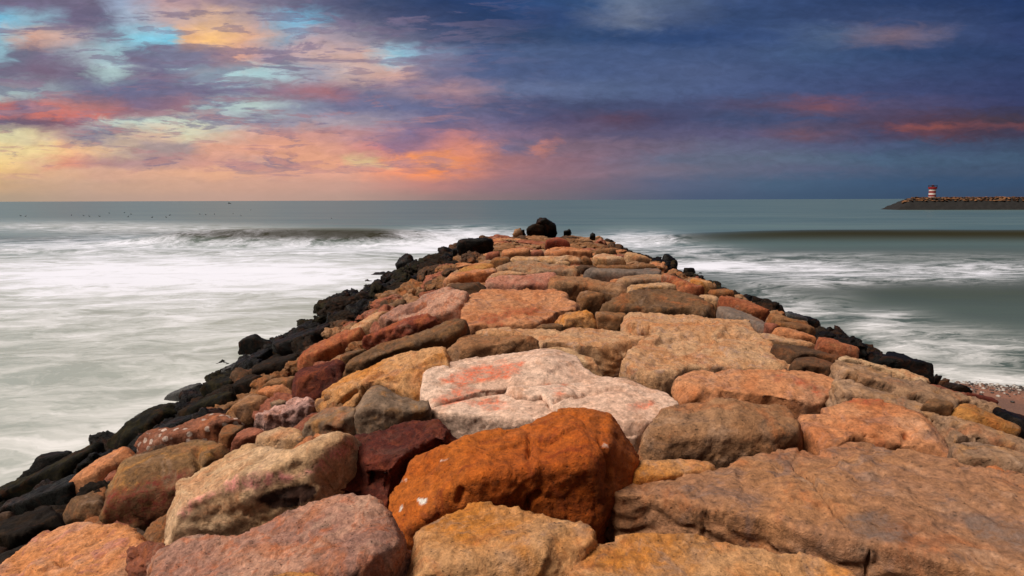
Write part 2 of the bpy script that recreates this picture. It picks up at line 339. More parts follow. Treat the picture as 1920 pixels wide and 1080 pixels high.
PAL = {
 'slab':      rock_mat('rock_slab', (168,120,88), (182,128,86), (136,108,96), dark=.30, stain=(112,92,82), scale=.72, bump=.85),
 'ochre':     rock_mat('rock_ochre', (212,158,108), (205,130,52), (168,130,105), dark=.30),
 'tan':       rock_mat('rock_tan', (208,168,132), (200,148,98), (160,132,112), dark=.30),
 'tanbrown':  rock_mat('rock_tan_brown', (172,128,92), (160,112,74), (134,102,80), dark=.40, scale=.75),
 'pinkspeck': rock_mat('rock_pink_speckled', (208,156,130), (168,122,106), (196,112,74), dark=.45, pits=.65, scale=1.35, bump=1.1),
 'pinkorange':rock_mat('rock_pink_orange', (220,170,142), (222,146,90), (190,124,114), dark=.25, pits=.6, scale=1.1),
 'cream':     rock_mat('rock_cream', (216,178,140), (202,160,118), (172,134,98), dark=.22, stain=(214,132,130), stain2=(60,36,26), scale=.85, bump=.8),
 'creamtan':  rock_mat('rock_cream_tan', (208,164,124), (198,142,96), (180,146,128), dark=.30, pits=.7, scale=1.15, bump=.9),
 'redface':   rock_mat('rock_red_face', (160,120,78), (128,92,58), (186,130,66), dark=.35, stain=(104,34,28)),
 'orangetan': rock_mat('rock_orange_tan', (206,142,98), (194,120,74), (164,118,98), dark=.22, stain=(150,66,40), scale=.7, bump=.75),
 'brown':     rock_mat('rock_brown', (150,106,70), (124,84,52), (168,112,62), dark=.5),
 'darkbrown': rock_mat('rock_dark_brown', (96,68,46), (70,48,32), (112,72,46), dark=.6, rust=0.3, dust=0.1),
 'redbrown':  rock_mat('rock_red_brown', (172,104,78), (146,80,58), (120,74,62), dark=.4),
 'conglom':   rock_mat('rock_conglomerate', (160,100,74), (134,80,58), (116,76,60), dark=.35, pebble=.9, pits=.7),
 'pitted':    rock_mat('rock_pitted', (214,164,150), (180,140,132), (60,42,40), dark=.85, pits=.85),
 'greybrown': rock_mat('rock_grey_brown', (140,114,92), (124,102,84), (168,118,66), dark=.35, scale=.7, bump=.7),
 'darkred':   rock_mat('rock_dark_red', (116,48,32), (88,32,22), (138,68,44), dark=.4, pits=.7, rust=0.15, dust=0.08, scale=1.2, bump=1.3),
 'orange':    rock_mat('rock_orange', (202,108,32), (186,90,22), (146,60,24), dark=.45, pits=.5, stain=(120,60,20), rust=0.2, dust=0.05, scale=.8, bump=1.1),
 'white':     rock_mat('rock_white', (224,190,168), (212,172,148), (196,150,122), dark=.10, stain=(200,92,56), stain2=(120,100,84), pits=.3, rust=0.08, dust=0.15, gain=.92, scale=.7, bump=.55),
 'pink':      rock_mat('rock_pink', (198,136,112), (184,112,88), (168,112,96), dark=.3),
 'red':       rock_mat('rock_red', (160,80,56), (134,60,42), (116,66,54), dark=.5, pits=.8, scale=1.3, bump=1.3),
 'orangered': rock_mat('rock_orange_red', (178,104,68), (156,80,48), (170,120,78), dark=.45),
 'yellow':    rock_mat('rock_yellow', (196,142,78), (178,112,50), (156,122,90), dark=.35),
 'greytan':   rock_mat('rock_grey_tan', (172,132,98), (148,116,92), (186,134,86), dark=.35, scale=.8, bump=.8),
 'slate':     rock_mat('rock_slate', (132,112,98), (112,98,90), (146,116,94), dark=.2, pits=.3, rust=0.15, dust=0.2, scale=.7, bump=.6),
 'moss':      rock_mat('rock_mossy', (128,92,62), (104,74,50), (150,102,64), dark=.5, moss=.15),
 'black':     rock_mat('rock_wet_black', (17,15,14), (11,10,10), (30,23,18), dark=.6, rough=.45, spec=.12, rust=.06, dust=.04, gain=.55),
 'blackbrown':rock_mat('rock_black_brown', (42,32,24), (28,22,18), (60,43,29), dark=.6, rough=.82, spec=.12, rust=.06, dust=.04, gain=.75),
 'blackmoss': rock_mat('rock_black_mossy', (24,22,17), (16,15,13), (42,37,25), dark=.5, rough=.8, moss=.25, spec=.12, rust=.06, dust=.04, gain=.55),
 'wetgrey':   rock_mat('rock_wet_grey', (54,52,50), (34,32,32), (74,72,68), dark=.4, rough=.4, spec=.5, rust=.06, dust=.04, gain=1.0),
}

# ------------------------------------------------------------------ shape of the jetty
ZC = 2.2; XL, XR, YE = -0.9, 3.5, 33.0; SLOPE = 2.2 / 5.9
def surf(x, y):
    x = np.asarray(x, float); y = np.asarray(y, float)
    dx = np.maximum(np.maximum(XL - x, x - XR), 0); dy = np.maximum(y - YE, 0)
    d = np.hypot(dx, dy * 1.15)
    d = np.where(d < 0.8, d * d / 1.6, d - 0.4)
    return ZC - d * SLOPE * 1.06
def hit_surface(px, py, dz=0.0):
    d = ray(px, py); t0 = 0.5; prev = None
    for t in np.concatenate([np.arange(1.0, 12, 0.02), np.arange(12, 60, 0.1)]):
        P = np.array([0, 0, CAM_Z]) + d * t
        if P[2] <= surf(P[0], P[1]) + dz: return P, t
    t = 33.6 / d[1]
    return np.array([0, 0, CAM_Z]) + d * t, t

CROPS = {'S': (0, 0, 1), 'A': (0, 680, 2.7), 'B': (600, 680, 2.7), 'C': (1220, 680, 2.7), 'D': (500, 500, 3.6), 'G': (0, 820, 4.155),
         'H': (200, 620, 4.155), 'J': (840, 400, 4.8), 'K': (1120, 440, 4.8), 'L': (1420, 580, 3.84), 'M': (1640, 680, 4.5), 'N': (860, 540, 4.8)}
def crop(k, pts):
    x0, y0, s = CROPS[k]
    return [(x0 + x / s, y0 + y / s) for x, y in pts]
def poly_sd(P, poly):              # signed distance (positive inside) of points to a polygon
    d = np.full(len(P), 1e9); ins = np.zeros(len(P), bool); n = len(poly)
    for i in range(n):
        a = np.array(poly[i]); b = np.array(poly[(i + 1) % n]); e = b - a; w = P - a
        t = np.clip((w @ e) / max(e @ e, 1e-9), 0, 1)
        d = np.minimum(d, np.hypot(*(w - t[:, None] * e).T))
        c = (a[1] > P[:, 1]) != (b[1] > P[:, 1])
        if b[1] != a[1]: ins ^= c & (P[:, 0] < (b[0] - a[0]) * (P[:, 1] - a[1]) / (b[1] - a[1]) + a[0])
    return np.where(ins, d, -d)
def line_d(P, line):
    d = np.full(len(P), 1e9)
    for a, b in zip(line[:-1], line[1:]):
        a = np.array(a); b = np.array(b); e = b - a; w = P - a
        t = np.clip((w @ e) / max(e @ e, 1e-9), 0, 1)
        d = np.minimum(d, np.hypot(*(w - t[:, None] * e).T))
    return d

HERO = []
def boulder(k, pts, pal, ty, tx, T, B, label, ref=None, dz=0.0, rough=1.0, strata=0.0, cracks=(), bumps=(), stain=(), marks=(), pit=0.0, name='boulder', cat='boulder', edge=1.0, group=None):
    px = crop(k, pts)
    cx = sum(p[0] for p in px) / len(px); cy = sum(p[1] for p in px) / len(px)
    P0, dist = hit_surface(cx, min(cy, 1075), dz)
    n = np.array([tx, -ty, 1.0]); n /= np.linalg.norm(n)
    O = np.array([0, 0, CAM_Z])
    pts3 = []
    m = len(px)
    for i in range(m):               # subdivide the outline with a little jitter
        a = np.array(px[i]); b = np.array(px[(i + 1) % m])
        for s in (0, 0.5):
            q = a + (b - a) * s
            d = ray(*q); dn = d @ n
            t = ((P0 - O) @ n) / dn if dn < -0.02 else dist * 1.3
            pts3.append(O + d * min(max(t, 0.3), dist * 2.2))
    pts3 = np.array(pts3); c = pts3.mean(0); pts3 = c + (pts3 - c) * 1.028
    e1 = np.cross(n, [0, 1, 0.3]); e1 /= np.linalg.norm(e1); e2 = np.cross(n, e1)
    size = math.sqrt(max(1e-4, abs(0.5 * sum((pts3[i] - c) @ e1 * ((pts3[(i + 1) % len(pts3)] - c) @ e2) - (pts3[(i + 1) % len(pts3)] - c) @ e1 * ((pts3[i] - c) @ e2) for i in range(len(pts3))))))
    T = T if T > 0 else -T * size
    down = np.array([0, 0, -1.0]) * 0.5 + -n * 0.5; down /= np.linalg.norm(down)
    r = 0.045 * size * edge
    rings = [(0.0, 0.0), (0.35, .001), (0.62, .001), (0.82, .001), (1 - 0.07 * edge, 0.0), (1 - .02 * edge, -r * .3), (1.0, -r), (1.0, -T * .45), (0.93, -T * .8), (0.72, -T)]
    verts = [c + n * .001]; faces = []; M = len(pts3)
    for s, h in rings[1:]:
        for q in pts3:
            verts.append(c + (q - c) * s + (n * h if h > 0 else down * -h))
    for i in range(M): faces.append((0, 1 + i, 1 + (i + 1) % M))
    for rr in range(len(rings) - 2):
        for i in range(M):
            a = 1 + rr * M; j = (i + 1) % M
            faces.append((a + i, a + M + i, a + M + j, a + j))
    last = 1 + (len(rings) - 2) * M
    verts.append(c + down * T * 1.02); bi = len(verts) - 1
    for i in range(M): faces.append((bi, last + (i + 1) % M, last + i))
    base = c + down * T
    me = mesh_from('boulder', [v - base for v in verts], faces)
    bm = bmesh.new(); bm.from_mesh(me); bmesh.ops.recalc_face_normals(bm, faces=bm.faces); bm.to_mesh(me); bm.free()
    vox = max(0.011, 0.0030 * dist, size / 150)
    me = remesh(me, vox, 1)
    co = coords(me); no = normals(me)
    seed = len(HERO) * 13.7
    p = co + seed
    L = min(size, 1.1)
    rs = np.random.RandomState(len(HERO) + 3)
    # broken faces: a roof of flat planes over the outline (level top, steep front, chipped sides)
    et = np.array([0, 1, 0]) - n * n[1]; et /= np.linalg.norm(et); eu = np.cross(et, n)
    o2 = np.stack([(pts3 - c) @ eu, (pts3 - c) @ et], 1); q2 = np.stack([(co + base - c) @ eu, (co + base - c) @ et], 1)
    wob = 0.022 * size * fbm(co / (0.5 * size) + seed, 3)
    kt = max(.10, .70 * ty); kf = min(1.7, max(.65, .95 / max(ty, .3)))
    hh = np.full(len(co), B * (2.5 if ty > .4 else 1.7) + .02) + q2 @ rs.uniform(-.07, .07, 2)
    planes = [(np.array([rs.uniform(-.25, .25), 1.0]), kt), (np.array([rs.uniform(-.3, .3), -1.0]), kf)]
    for a_ in rs.uniform(0, 6.283, 4 if edge > .6 else 3): planes.append((np.array([math.cos(a_), math.sin(a_)]), rs.uniform(.6, 2.0) if edge > .6 else rs.uniform(.8, 2.2)))
    for dr, kk in planes:
        dr = dr / np.linalg.norm(dr); sup = (o2 @ dr).max() * rs.uniform(.94, 1.0)
        hh = np.minimum(hh, (sup - q2 @ dr) * kk + wob * rs.uniform(.3, 1))
    capw = np.clip((no @ n - .05) / .3, 0, 1) * (((co + base - c) @ n) > -r * 2.2)
    co = co + (np.maximum(hh, -.04 * size) * capw)[:, None] * n
    put_coords(me, co); no = normals(me)
    p = co + seed
    d = 0.022 * L * fbm(p / (0.8 * L), 3)
    w1 = worley(p / (0.55 * L) + fbm(p / (0.6 * L), 2)[:, None] * 0.2)
    d += 0.032 * L * np.clip(w1[2], -.7, .7)
    w2 = worley(p / (0.20 * L) + fbm(p / (0.2 * L), 2)[:, None] * 0.25)
    d += 0.018 * L * np.clip(w2[2], -.7, .7)
    w5 = worley(p / (0.075 * L) + 3.3); d += 0.007 * L * np.clip(w5[2], -.7, .7)
    d += 0.009 * L * fbm(p / (0.20 * L), 4, .55, True) + 0.006 * L * fbm(p / (0.06 * L), 3, .6)
    d *= rough
    if strata:
        sz = (co @ n + 0.3 * co[:, 0] * .2) / 0.085 + 1.5 * fbm(p / 0.6, 3)
        d += strata * (np.abs((sz % 1.0) - .5) ** .6 - .4) * 0.045
    if pit:
        w3 = worley(p / 0.075); d -= pit * np.clip(0.55 - w3[0], 0, 1) * 0.09
        w4 = worley(p / 0.035); d -= pit * np.clip(0.5 - w4[0], 0, 1) * 0.03
    W = co + base
    pp, _ = project(W)
    for ln, wd, dep in cracks:
        ln = crop(k, ln); jit = fbm(p / 0.12, 3) * 5
        d -= 1.7 * dep * np.exp(-((line_d(pp, ln) + jit * .6) / wd) ** 2)
    for bx, by, br, amp in bumps:
        q = crop(k, [(bx, by)])[0]; br = br / CROPS[k][2]
        d += amp * np.exp(-(((pp - q) ** 2).sum(1)) / (br * br))
    co = co + no * d[:, None]
    put_coords(me, co)
    if stain or marks:
        pp, _ = project(co + base)
        for nm, polys, soft in (('stain', stain, 9.0), ('marks', marks, 2.5)):
            v = np.zeros(len(co))
            for pl in polys:
                jit = fbm(p / 0.25, 4) * 14 + fbm(p / 0.05, 2) * 4 if nm == 'stain' else fbm(p / 0.05, 2) * 3
                v = np.maximum(v, np.clip((poly_sd(pp, crop(k, pl)) + jit) / soft + 0.5, 0, 1))
            attr(me, nm, v)
    smooth(me)
    o = obj(name, me, PAL[pal], loc=base)
    tag(o, label, cat, group)
    HERO.append((o, px, ref, (cx, cy)))
    return o

# ------------------------------------------------------------------ boulders of the near crown and slopes
b = boulder
b('S', [(1143,925),(1185,906),(1240,900),(1300,895),(1345,890),(1385,875),(1425,858),(1472,840),(1500,841),(1527,860),(1590,838),(1620,837),(1683,854),(1740,866),(1780,873),(1850,893),(1920,917),(2010,950),(2030,1130),(1860,1095),(1775,1072),(1700,1054),(1631,1034),(1609,1032),(1553,1024),(1516,1017),(1476,1002),(1427,985),(1387,980),(1331,972),(1264,952),(1220,940),(1170,940)],
  'slab', .06, -.05, .55, .03, 'huge flat brown slab with a thin dark crack, filling the right foreground', 'huge flat cracked slab', strata=.8, edge=.35, rough=.7,
  cracks=[([(1485,868),(1502,892),(1525,906),(1540,932),(1553,950),(1572,971),(1590,987)], 2.5, .04), ([(1629,1034),(1621,1075)], 3, .05), ([(1500,841),(1487,869)], 2, .02)],
  stain=[[(1570,975),(1640,960),(1720,1000),(1690,1020),(1600,1005)],[(1800,960),(1860,960),(1920,990),(1920,1040),(1830,1020)]], name='slab', cat='slab')
b('S', [(1100,1045),(1130,1025),(1165,1012),(1220,1004),(1300,1006),(1360,1010),(1420,1020),(1450,1032),(1500,1035),(1530,1045),(1570,1065),(1605,1085),(1640,1130),(1600,1180),(1100,1190),(1070,1130),(1080,1070)],
  'ochre', .5, -.05, .5, .07, 'tan boulder with orange blotches at the bottom edge, below the huge slab', 'orange blotched boulder at the bottom edge')
b('S', [(763,1075),(785,1010),(815,985),(850,960),(880,948),(920,947),(975,955),(1010,972),(1040,985),(1085,1000),(1100,1015),(1110,1040),(1095,1060),(1075,1100),(1060,1170),(780,1190),(750,1130)],
  'ochre', .6, -.05, .5, .10, 'smooth domed tan boulder at the bottom centre, in front of the orange boulder', 'domed tan boulder at the bottom centre', bumps=[(985,1030,60,.05),(860,1060,70,.04)])
b('S', [(285,1085),(330,1048),(370,1030),(440,1012),(500,1000),(550,970),(590,945),(625,930),(660,925),(690,930),(715,945),(735,975),(750,1005),(755,1030),(745,1060),(725,1090),(700,1150),(600,1190),(330,1190),(270,1130)],
  'pinkspeck', .7, -.3, .5, .10, 'long pink speckled granite boulder with a rounded right end, at the bottom left', 'long pink speckled boulder', pit=.15)
b('S', [(510,1080),(545,1069),(590,1075),(620,1095),(600,1140),(520,1140)], 'ochre', .7, 0, .25, .05, 'small ochre rock cut by the bottom edge below the long pink speckled boulder', 'small ochre rock on the bottom edge', dz=.25, name='rock', cat='rock')
b('S', [(18,1080),(25,1055),(55,1030),(75,1005),(110,990),(150,977),(165,976),(195,985),(225,980),(240,985),(270,1010),(300,1040),(308,1060),(300,1090),(290,1150),(180,1190),(40,1190),(5,1130)],
  'pinkorange', .6, -.25, .5, .08, 'rough pink and orange boulder in the bottom left corner', 'pink and orange corner boulder', pit=.2, cracks=[([(105,1050),(120,1062),(150,1068)], 4, .03)])
b('S', [(232,985),(262,992),(295,1003),(318,1030),(324,1050),(310,1075),(285,1040),(255,1005)], 'darkbrown', .6, -.2, .4, .03, 'dark brown crumbly rock wedged right of the pink and orange corner boulder', None, dz=-.15, name='rock', cat='rock')
b('A', [(850,830),(858,790),(930,720),(1060,590),(1110,520),(1170,450),(1250,405),(1300,430),(1400,470),(1480,490),(1550,510),(1620,470),(1720,410),(1800,390),(1780,450),(1700,530),(1640,600),(1620,690),(1500,760),(1350,840),(1200,900),(1050,940),(900,970),(875,990),(862,930)],
  'cream', .75, -.38, .6, .10, 'cream boulder with a pink diagonal band, left of the dark red boulder', 'cream boulder with a pink band',
  stain=[[(900,770),(1000,690),(1200,590),(1400,565),(1500,570),(1650,470),(1790,400),(1760,450),(1600,560),(1480,610),(1350,615),(1150,640),(1000,710),(920,790)]], marks=[[(1290,690),(1400,640),(1550,610),(1610,640),(1590,690),(1480,740),(1380,740)]], strata=.4,
  bumps=[(1650,520,90,.05),(1250,640,140,.05)])
b('A', [(545,660),(560,590),(640,520),(720,480),(800,455),(900,420),(1000,400),(1080,405),(1140,440),(1155,480),(1110,530),(1060,590),(1000,650),(930,720),(860,790),(830,815),(760,800),(700,820),(600,810),(545,800)],
  'redface', .8, -.12, .6, .07, 'brown boulder with a dark maroon lower face, left of the cream boulder with pink band', 'boulder with the maroon face',
  stain=[[(540,660),(650,620),(780,580),(900,550),(980,560),(1060,600),(930,740),(850,820),(700,840),(530,830)]], cracks=[([(995,455),(1000,520),(1015,560)], 5, .04)])
b('A', [(400,660),(420,610),(480,540),(500,490),(560,450),(620,425),(660,440),(690,480),(700,490),(640,520),(560,580),(540,610),(480,660),(410,690)],
  'orangetan', .6, -.4, .4, .06, 'orange tan boulder leaning above the boulder with the maroon face', 'leaning orange tan boulder')
b('A', [(315,770),(340,740),(400,700),(470,640),(530,610),(548,640),(548,800),(480,815),(400,800),(330,800)],
  'moss', .7, -.2, .4, .05, 'ochre and black stained rock just left of the maroon face', None, name='rock', cat='rock')
b('G', [(0,680),(100,620),(200,590),(270,590),(330,540),(390,540),(450,580),(480,640),(480,690),(360,740),(280,800),(150,850),(0,900),(-80,820)],
  'blackbrown', .6, -.2, .5, .08, 'knobbly black boulder at the left edge above the pink and orange corner boulder', 'knobbly black boulder')
b('G', [(0,570),(80,480),(200,450),(330,380),(440,360),(520,305),(590,300),(690,315),(650,400),(590,480),(500,530),(400,520),(300,540),(180,590),(90,570),(0,640)],
  'black', .55, -.3, .5, .08, 'long black ridge-like boulder at the left edge above the knobbly black boulder', 'long black ridge boulder')
b('G', [(-60,960),(60,890),(150,850),(230,815),(290,795),(230,880),(100,970),(70,1080),(0,1150),(-90,1080)], 'blackbrown', .5, -.3, .5, .05, 'dark brown boulder cut by the left edge beside the pink and orange corner boulder', None)
b('G', [(-10,600),(60,562),(100,570),(92,630),(0,668),(-60,650)], 'darkbrown', .7, -.1, .3, .04, 'small brown knob of rock cut by the left edge between the two black boulders', None, dz=.1, name='rock', cat='rock')
b('G', [(100,340),(200,280),(300,230),(350,150),(400,115),(460,105),(540,88),(572,130),(480,190),(400,240),(300,290),(180,340)], 'black', .9, -.2, .5, .08, 'black wet boulder standing up at the edge of the surf, far left', 'black wet boulder at the surf edge', dz=.1)
b('G', [(-40,450),(60,390),(120,340),(300,300),(360,270),(500,180),(600,100),(700,60),(780,40),(720,150),(600,240),(500,300),(440,350),(330,370),(200,440),(60,490),(-40,560)], 'blackmoss', .5, -.35, .5, .06, 'long black boulder with green algae behind the long black ridge boulder', None)
b('H', [(0,960),(60,880),(160,780),(250,690),(300,650),(380,600),(420,560),(500,570),(560,620),(500,680),(420,760),(350,840),(200,920),(0,985)], 'blackmoss', .55, -.35, .5, .08, 'long black boulder with olive algae on its crest, beside the white surf', 'algae crested black boulder')
b('H', [(160,760),(230,680),(300,620),(400,572),(340,650),(250,710)], 'wetgrey', .5, -.5, .4, .05, 'wet grey rock washed by foam below the algae crested black boulder', None, dz=-.05, name='rock', cat='rock')
b('H', [(450,545),(500,500),(590,460),(630,420),(720,415),(765,412),(700,475),(600,525),(520,552)], 'wetgrey', .7, -.3, .4, .06, 'wet dark grey boulder half veiled by surf on the left slope', None)
b('H', [(765,395),(830,340),(930,290),(1010,240),(1000,290),(900,360),(800,400)], 'wetgrey', .5, -.5, .4, .05, 'wet grey ledge washed by surf below the upright black boulder', None, dz=-.05, name='rock', cat='rock')
b('H', [(740,480),(790,410),(900,350),(1000,340),(1060,380),(970,450),(850,495)], 'blackmoss', .6, -.3, .4, .08, 'dark olive brown boulder low on the left slope above the wet dark grey boulder', None)
b('H', [(1005,255),(1100,190),(1200,150),(1290,140),(1240,220),(1130,295),(1020,345),(955,345)], 'black', .6, -.3, .4, .07, 'black boulder lying under the upright black boulder', None)
b('H', [(1290,120),(1440,40),(1560,0),(1700,-60),(1750,-40),(1640,60),(1500,130),(1380,180)], 'black', .5, -.35, .4, .07, 'long black boulder right of the upright black boulder', None)
b('H', [(1150,300),(1260,220),(1380,190),(1490,170),(1500,250),(1420,310),(1280,350),(1180,380)], 'blackbrown', .6, -.3, .4, .08, 'black brown boulder below and right of the upright black boulder', None)
b('H', [(1000,400),(1080,350),(1180,340),(1250,380),(1180,450),(1080,490),(990,470)], 'blackbrown', .6, -.3, .4, .07, 'black brown rock above the round tan boulder on the left slope', None, name='rock', cat='rock')
b('H', [(560,640),(660,570),(760,520),(860,490),(960,490),(1020,520),(980,590),(860,610),(720,640),(620,690)], 'blackmoss', .6, -.3, .4, .08, 'dark mossy boulder left of the round tan boulder', None)
b('H', [(400,790),(470,720),(560,670),(680,640),(720,660),(640,720),(540,780),(420,830)], 'black', .5, -.3, .4, .06, 'black rock above the pebbly conglomerate boulder', None, name='rock', cat='rock')
b('H', [(720,640),(740,600),(790,585),(850,600),(840,640),(770,655)], 'darkbrown', .7, -.2, .3, .05, 'small dark brown rock at the top of the pebbly conglomerate boulder', None, name='rock', cat='rock')
b('H', [(1035,185),(1068,110),(1078,70),(1130,27),(1180,35),(1220,60),(1290,75),(1305,105),(1280,130),(1200,150),(1140,185),(1055,215)], 'black', 1.6, -.2, .55, .10, 'upright black boulder standing proud against the white surf on the left slope', 'upright black boulder', dz=.12)
b('H', [(1010,650),(1040,570),(1080,510),(1140,487),(1200,500),(1280,540),(1270,600),(1200,650),(1120,700),(1050,690)], 'tanbrown', .8, -.2, .4, .10, 'round tan boulder on the left slope beside the dark pitted rock', 'round tan boulder')
b('H', [(1170,480),(1240,430),(1320,435),(1450,460),(1440,520),(1350,540),(1280,540),(1230,500)], 'orangetan', .7, -.2, .3, .05, 'flat orange tan rock above the round tan boulder', None, name='rock', cat='rock')
b('H', [(1270,565),(1350,528),(1412,550),(1385,595),(1300,610)], 'greytan', .8, -.1, .3, .05, 'small tan rock between the round tan boulder and the dark pitted rock', None, name='rock', cat='rock')
b('H', [(1180,460),(1250,400),(1340,370),(1480,340),(1455,425),(1380,440),(1250,432)], 'brown', .6, -.3, .3, .05, 'brown rock tilted below the maroon boulder on the left slope', None, name='rock', cat='rock')
b('H', [(1145,720),(1170,670),(1290,610),(1400,590),(1430,535),(1480,520),(1550,530),(1640,560),(1620,640),(1580,700),(1530,750),(1400,740),(1300,760),(1250,790),(1200,750)], 'pitted', .8, -.15, .4, .05, 'dark honeycomb pitted rock with a pale pink left end', 'dark pitted rock', pit=1.0, rough=1.5)
b('H', [(210,930),(260,870),(330,850),(430,790),(560,790),(640,760),(680,700),(760,650),(840,630),(920,640),(960,680),(1040,690),(1060,720),(980,750),(900,770),(870,850),(760,870),(640,900),(500,960),(390,970),(330,980),(250,1000)], 'conglom', .65, -.3, .4, .07, 'red brown conglomerate boulder studded with pale pebbles on the left slope', 'pebbly conglomerate boulder', pit=.5, rough=1.3)
b('H', [(865,880),(890,790),(940,745),(1050,720),(1078,740),(1050,800),(990,870),(940,925)], 'moss', .8, -.1, .3, .06, 'small brown and ochre rock at the right end of the pebbly conglomerate boulder', None, name='rock', cat='rock')
b('H', [(955,950),(1010,850),(1080,770),(1140,750),(1260,790),(1200,840),(1120,880),(1030,930)], 'redbrown', .8, -.25, .3, .06, 'purple brown rock below the dark pitted rock', None, name='rock', cat='rock')
b('H', [(1150,880),(1200,830),(1300,770),(1350,740),(1440,760),(1530,790),(1575,850),(1560,900),(1500,965),(1380,965),(1280,950),(1200,930)], 'tan', .7, -.2, .4, .06, 'fractured tan rock just above the cream boulder with a pink band', None, name='rock', cat='rock')
b('A', [(1530,490),(1560,420),(1600,385),(1650,395),(1745,400),(1640,465),(1580,512)], 'pink', .7, -.1, .3, .04, 'small pink rock between the grey brown blocks and the cream boulder', None, name='rock', cat='rock')
b('A', [(1530,350),(1590,270),(1650,222),(1750,230),(1812,240),(1815,330),(1760,385),(1660,405),(1580,385),(1535,372)], 'greybrown', .8, -.1, .45, .04, 'cracked grey block left of the peaked grey brown block', 'cracked grey block', cracks=[([(1660,330),(1700,350),(1730,345)], 3, .03)])
b('B', [(180,330),(195,220),(240,165),(300,135),(360,160),(420,185),(550,205),(557,270),(480,290),(420,320),(370,345),(280,370),(230,388),(195,375)], 'greybrown', 1.0, 0, .5, .06, 'peaked grey brown block behind the dark red boulder', 'peaked grey brown block', bumps=[(300,180,80,.06)])
b('B', [(10,690),(20,640),(60,560),(130,470),(200,400),(300,370),(380,330),(440,295),(510,280),(600,290),(660,340),(705,380),(712,415),(620,440),(530,480),(480,520),(430,590),(390,660),(340,760),(300,740),(220,680),(150,660),(60,680)], 'darkred', .75, -.1, .5, .08, 'dark red rough boulder with a shadowed hollow, left of the orange boulder', 'dark red boulder', rough=1.3, pit=.3, bumps=[(160,600,85,-.20),(640,400,50,-.12),(330,600,90,-.10)])
b('B', [(370,700),(385,640),(440,590),(480,500),(540,465),(620,440),(760,400),(900,370),(1050,345),(1120,300),(1220,270),(1300,265),(1400,265),(1480,295),(1520,350),(1560,400),(1590,480),(1570,560),(1545,620),(1480,680),(1420,790),(1400,850),(1350,865),(1250,820),(1150,790),(1050,760),(950,740),(850,740),(700,800),(560,860),(480,960),(420,900),(380,800)], 'orange', .95, 0, .6, .13, 'big rust orange boulder with white bird droppings in the middle foreground', 'big orange boulder',
  cracks=[([(1060,380),(1060,440),(1050,500)], 4, .03), ([(1408,420),(1430,480),(1448,530),(1450,600)], 4, .04), ([(1040,750),(1060,690),(1110,660)], 5, .05), ([(700,690),(720,640)], 4, .03)],
  marks=[[(498,690),(540,688),(536,708),(520,720),(505,715)],[(408,602),(425,592),(442,584),(436,602)],[(614,497),(650,484),(642,498)],[(1433,408),(1452,405),(1448,416)],[(408,720),(413,722),(412,755),(408,750)]], stain=[[(1480,300),(1600,480),(1550,640),(1440,800),(1400,640)]], bumps=[(1270,420,190,.08),(800,560,250,.03)])  # polygon at the right end paints that side's shade into the colour
RED = [[(822,712),(852,694),(897,682),(975,674),(974,700),(930,710),(890,714),(840,722)],[(810,754),(830,738),(866,724),(907,732),(880,742),(838,754)],[(867,760),(930,744),(956,756),(918,764),(880,764)],[(1030,728),(1055,724),(1050,732)],[(1180,760),(1220,758),(1210,768)]]
b('S', [(793,750),(800,712),(825,699),(852,688),(890,678),(930,669),(985,664),(1045,662),(1078,672),(1092,698),(1132,712),(1115,723),(1060,727),(1000,736),(965,734),(945,740),(900,744),(860,757),(825,766),(806,770)], 'white', .18, 0, .5, .03, 'whitish block scrawled with red streaks, rear left of three fractured pale blocks', 'white block with red streaks', edge=.35, rough=.55, dz=.05,
  bumps=[(1025,684,36,.07),(960,690,60,.02)], stain=RED, cracks=[([(905,735),(945,737)], 3, .02), ([(1000,690),(1040,706)], 3, .015)])
b('S', [(806,769),(825,762),(860,754),(900,742),(945,740),(970,751),(1000,758),(1016,755),(1034,774),(1040,787),(1000,794),(950,793),(900,788),(850,783),(824,780)], 'white', .16, 0, .5, .02, 'pale block with a crumbly brown front, front left of three fractured pale blocks', 'pale block with a crumbly front', edge=.35, rough=.7, stain=RED)
b('S', [(948,738),(967,734),(1000,735),(1060,726),(1130,712),(1170,718),(1212,730),(1245,740),(1268,762),(1245,790),(1190,808),(1140,812),(1100,801),(1046,785),(1040,776),(1020,752),(1000,756),(972,748)], 'white', .16, .03, .5, .02, 'pinkish pale block, right one of three fractured pale blocks behind the orange boulder', 'pinkish pale block', edge=.35, rough=.55, stain=RED, cracks=[([(1040,754),(1080,742),(1130,734),(1170,736)], 3, .035)], bumps=[(1160,735,40,.03)])
b('N', [(755,570),(800,535),(900,525),(990,545),(1060,590),(1080,630),(1200,690),(1320,820),(1280,835),(1160,780),(1030,710),(900,610)], 'cream', .5, .1, .4, .05, 'rough cream rock against the back of the white block with red streaks', None, pit=.4, name='rock', cat='rock')
b('N', [(1365,865),(1420,800),(1470,788),(1530,800),(1620,850),(1650,885),(1560,905),(1400,895)], 'greytan', .8, 0, .3, .05, 'small pinkish grey wedge of rock right of the white block with red streaks', None, name='rock', cat='rock')
b('C', [(-10,490),(-40,450),(-10,350),(40,262),(80,232),(200,213),(300,228),(420,238),(540,238),(640,243),(700,263),(750,320),(772,370),(778,435),(680,445),(560,495),(450,515),(330,535),(250,495),(130,492)], 'tanbrown', .8, .05, .55, .06, 'square ochre brown block with a broad front face right of the orange boulder', 'square ochre brown block', bumps=[(380,300,220,.05)])
b('S', [(1176,873),(1190,862),(1240,862),(1300,862),(1330,870),(1347,886),(1320,897),(1250,905),(1200,914),(1182,916)], 'ochre', .7, 0, .3, .03, 'small light ochre rock wedged between the orange boulder and the huge slab', None, name='rock', cat='rock')
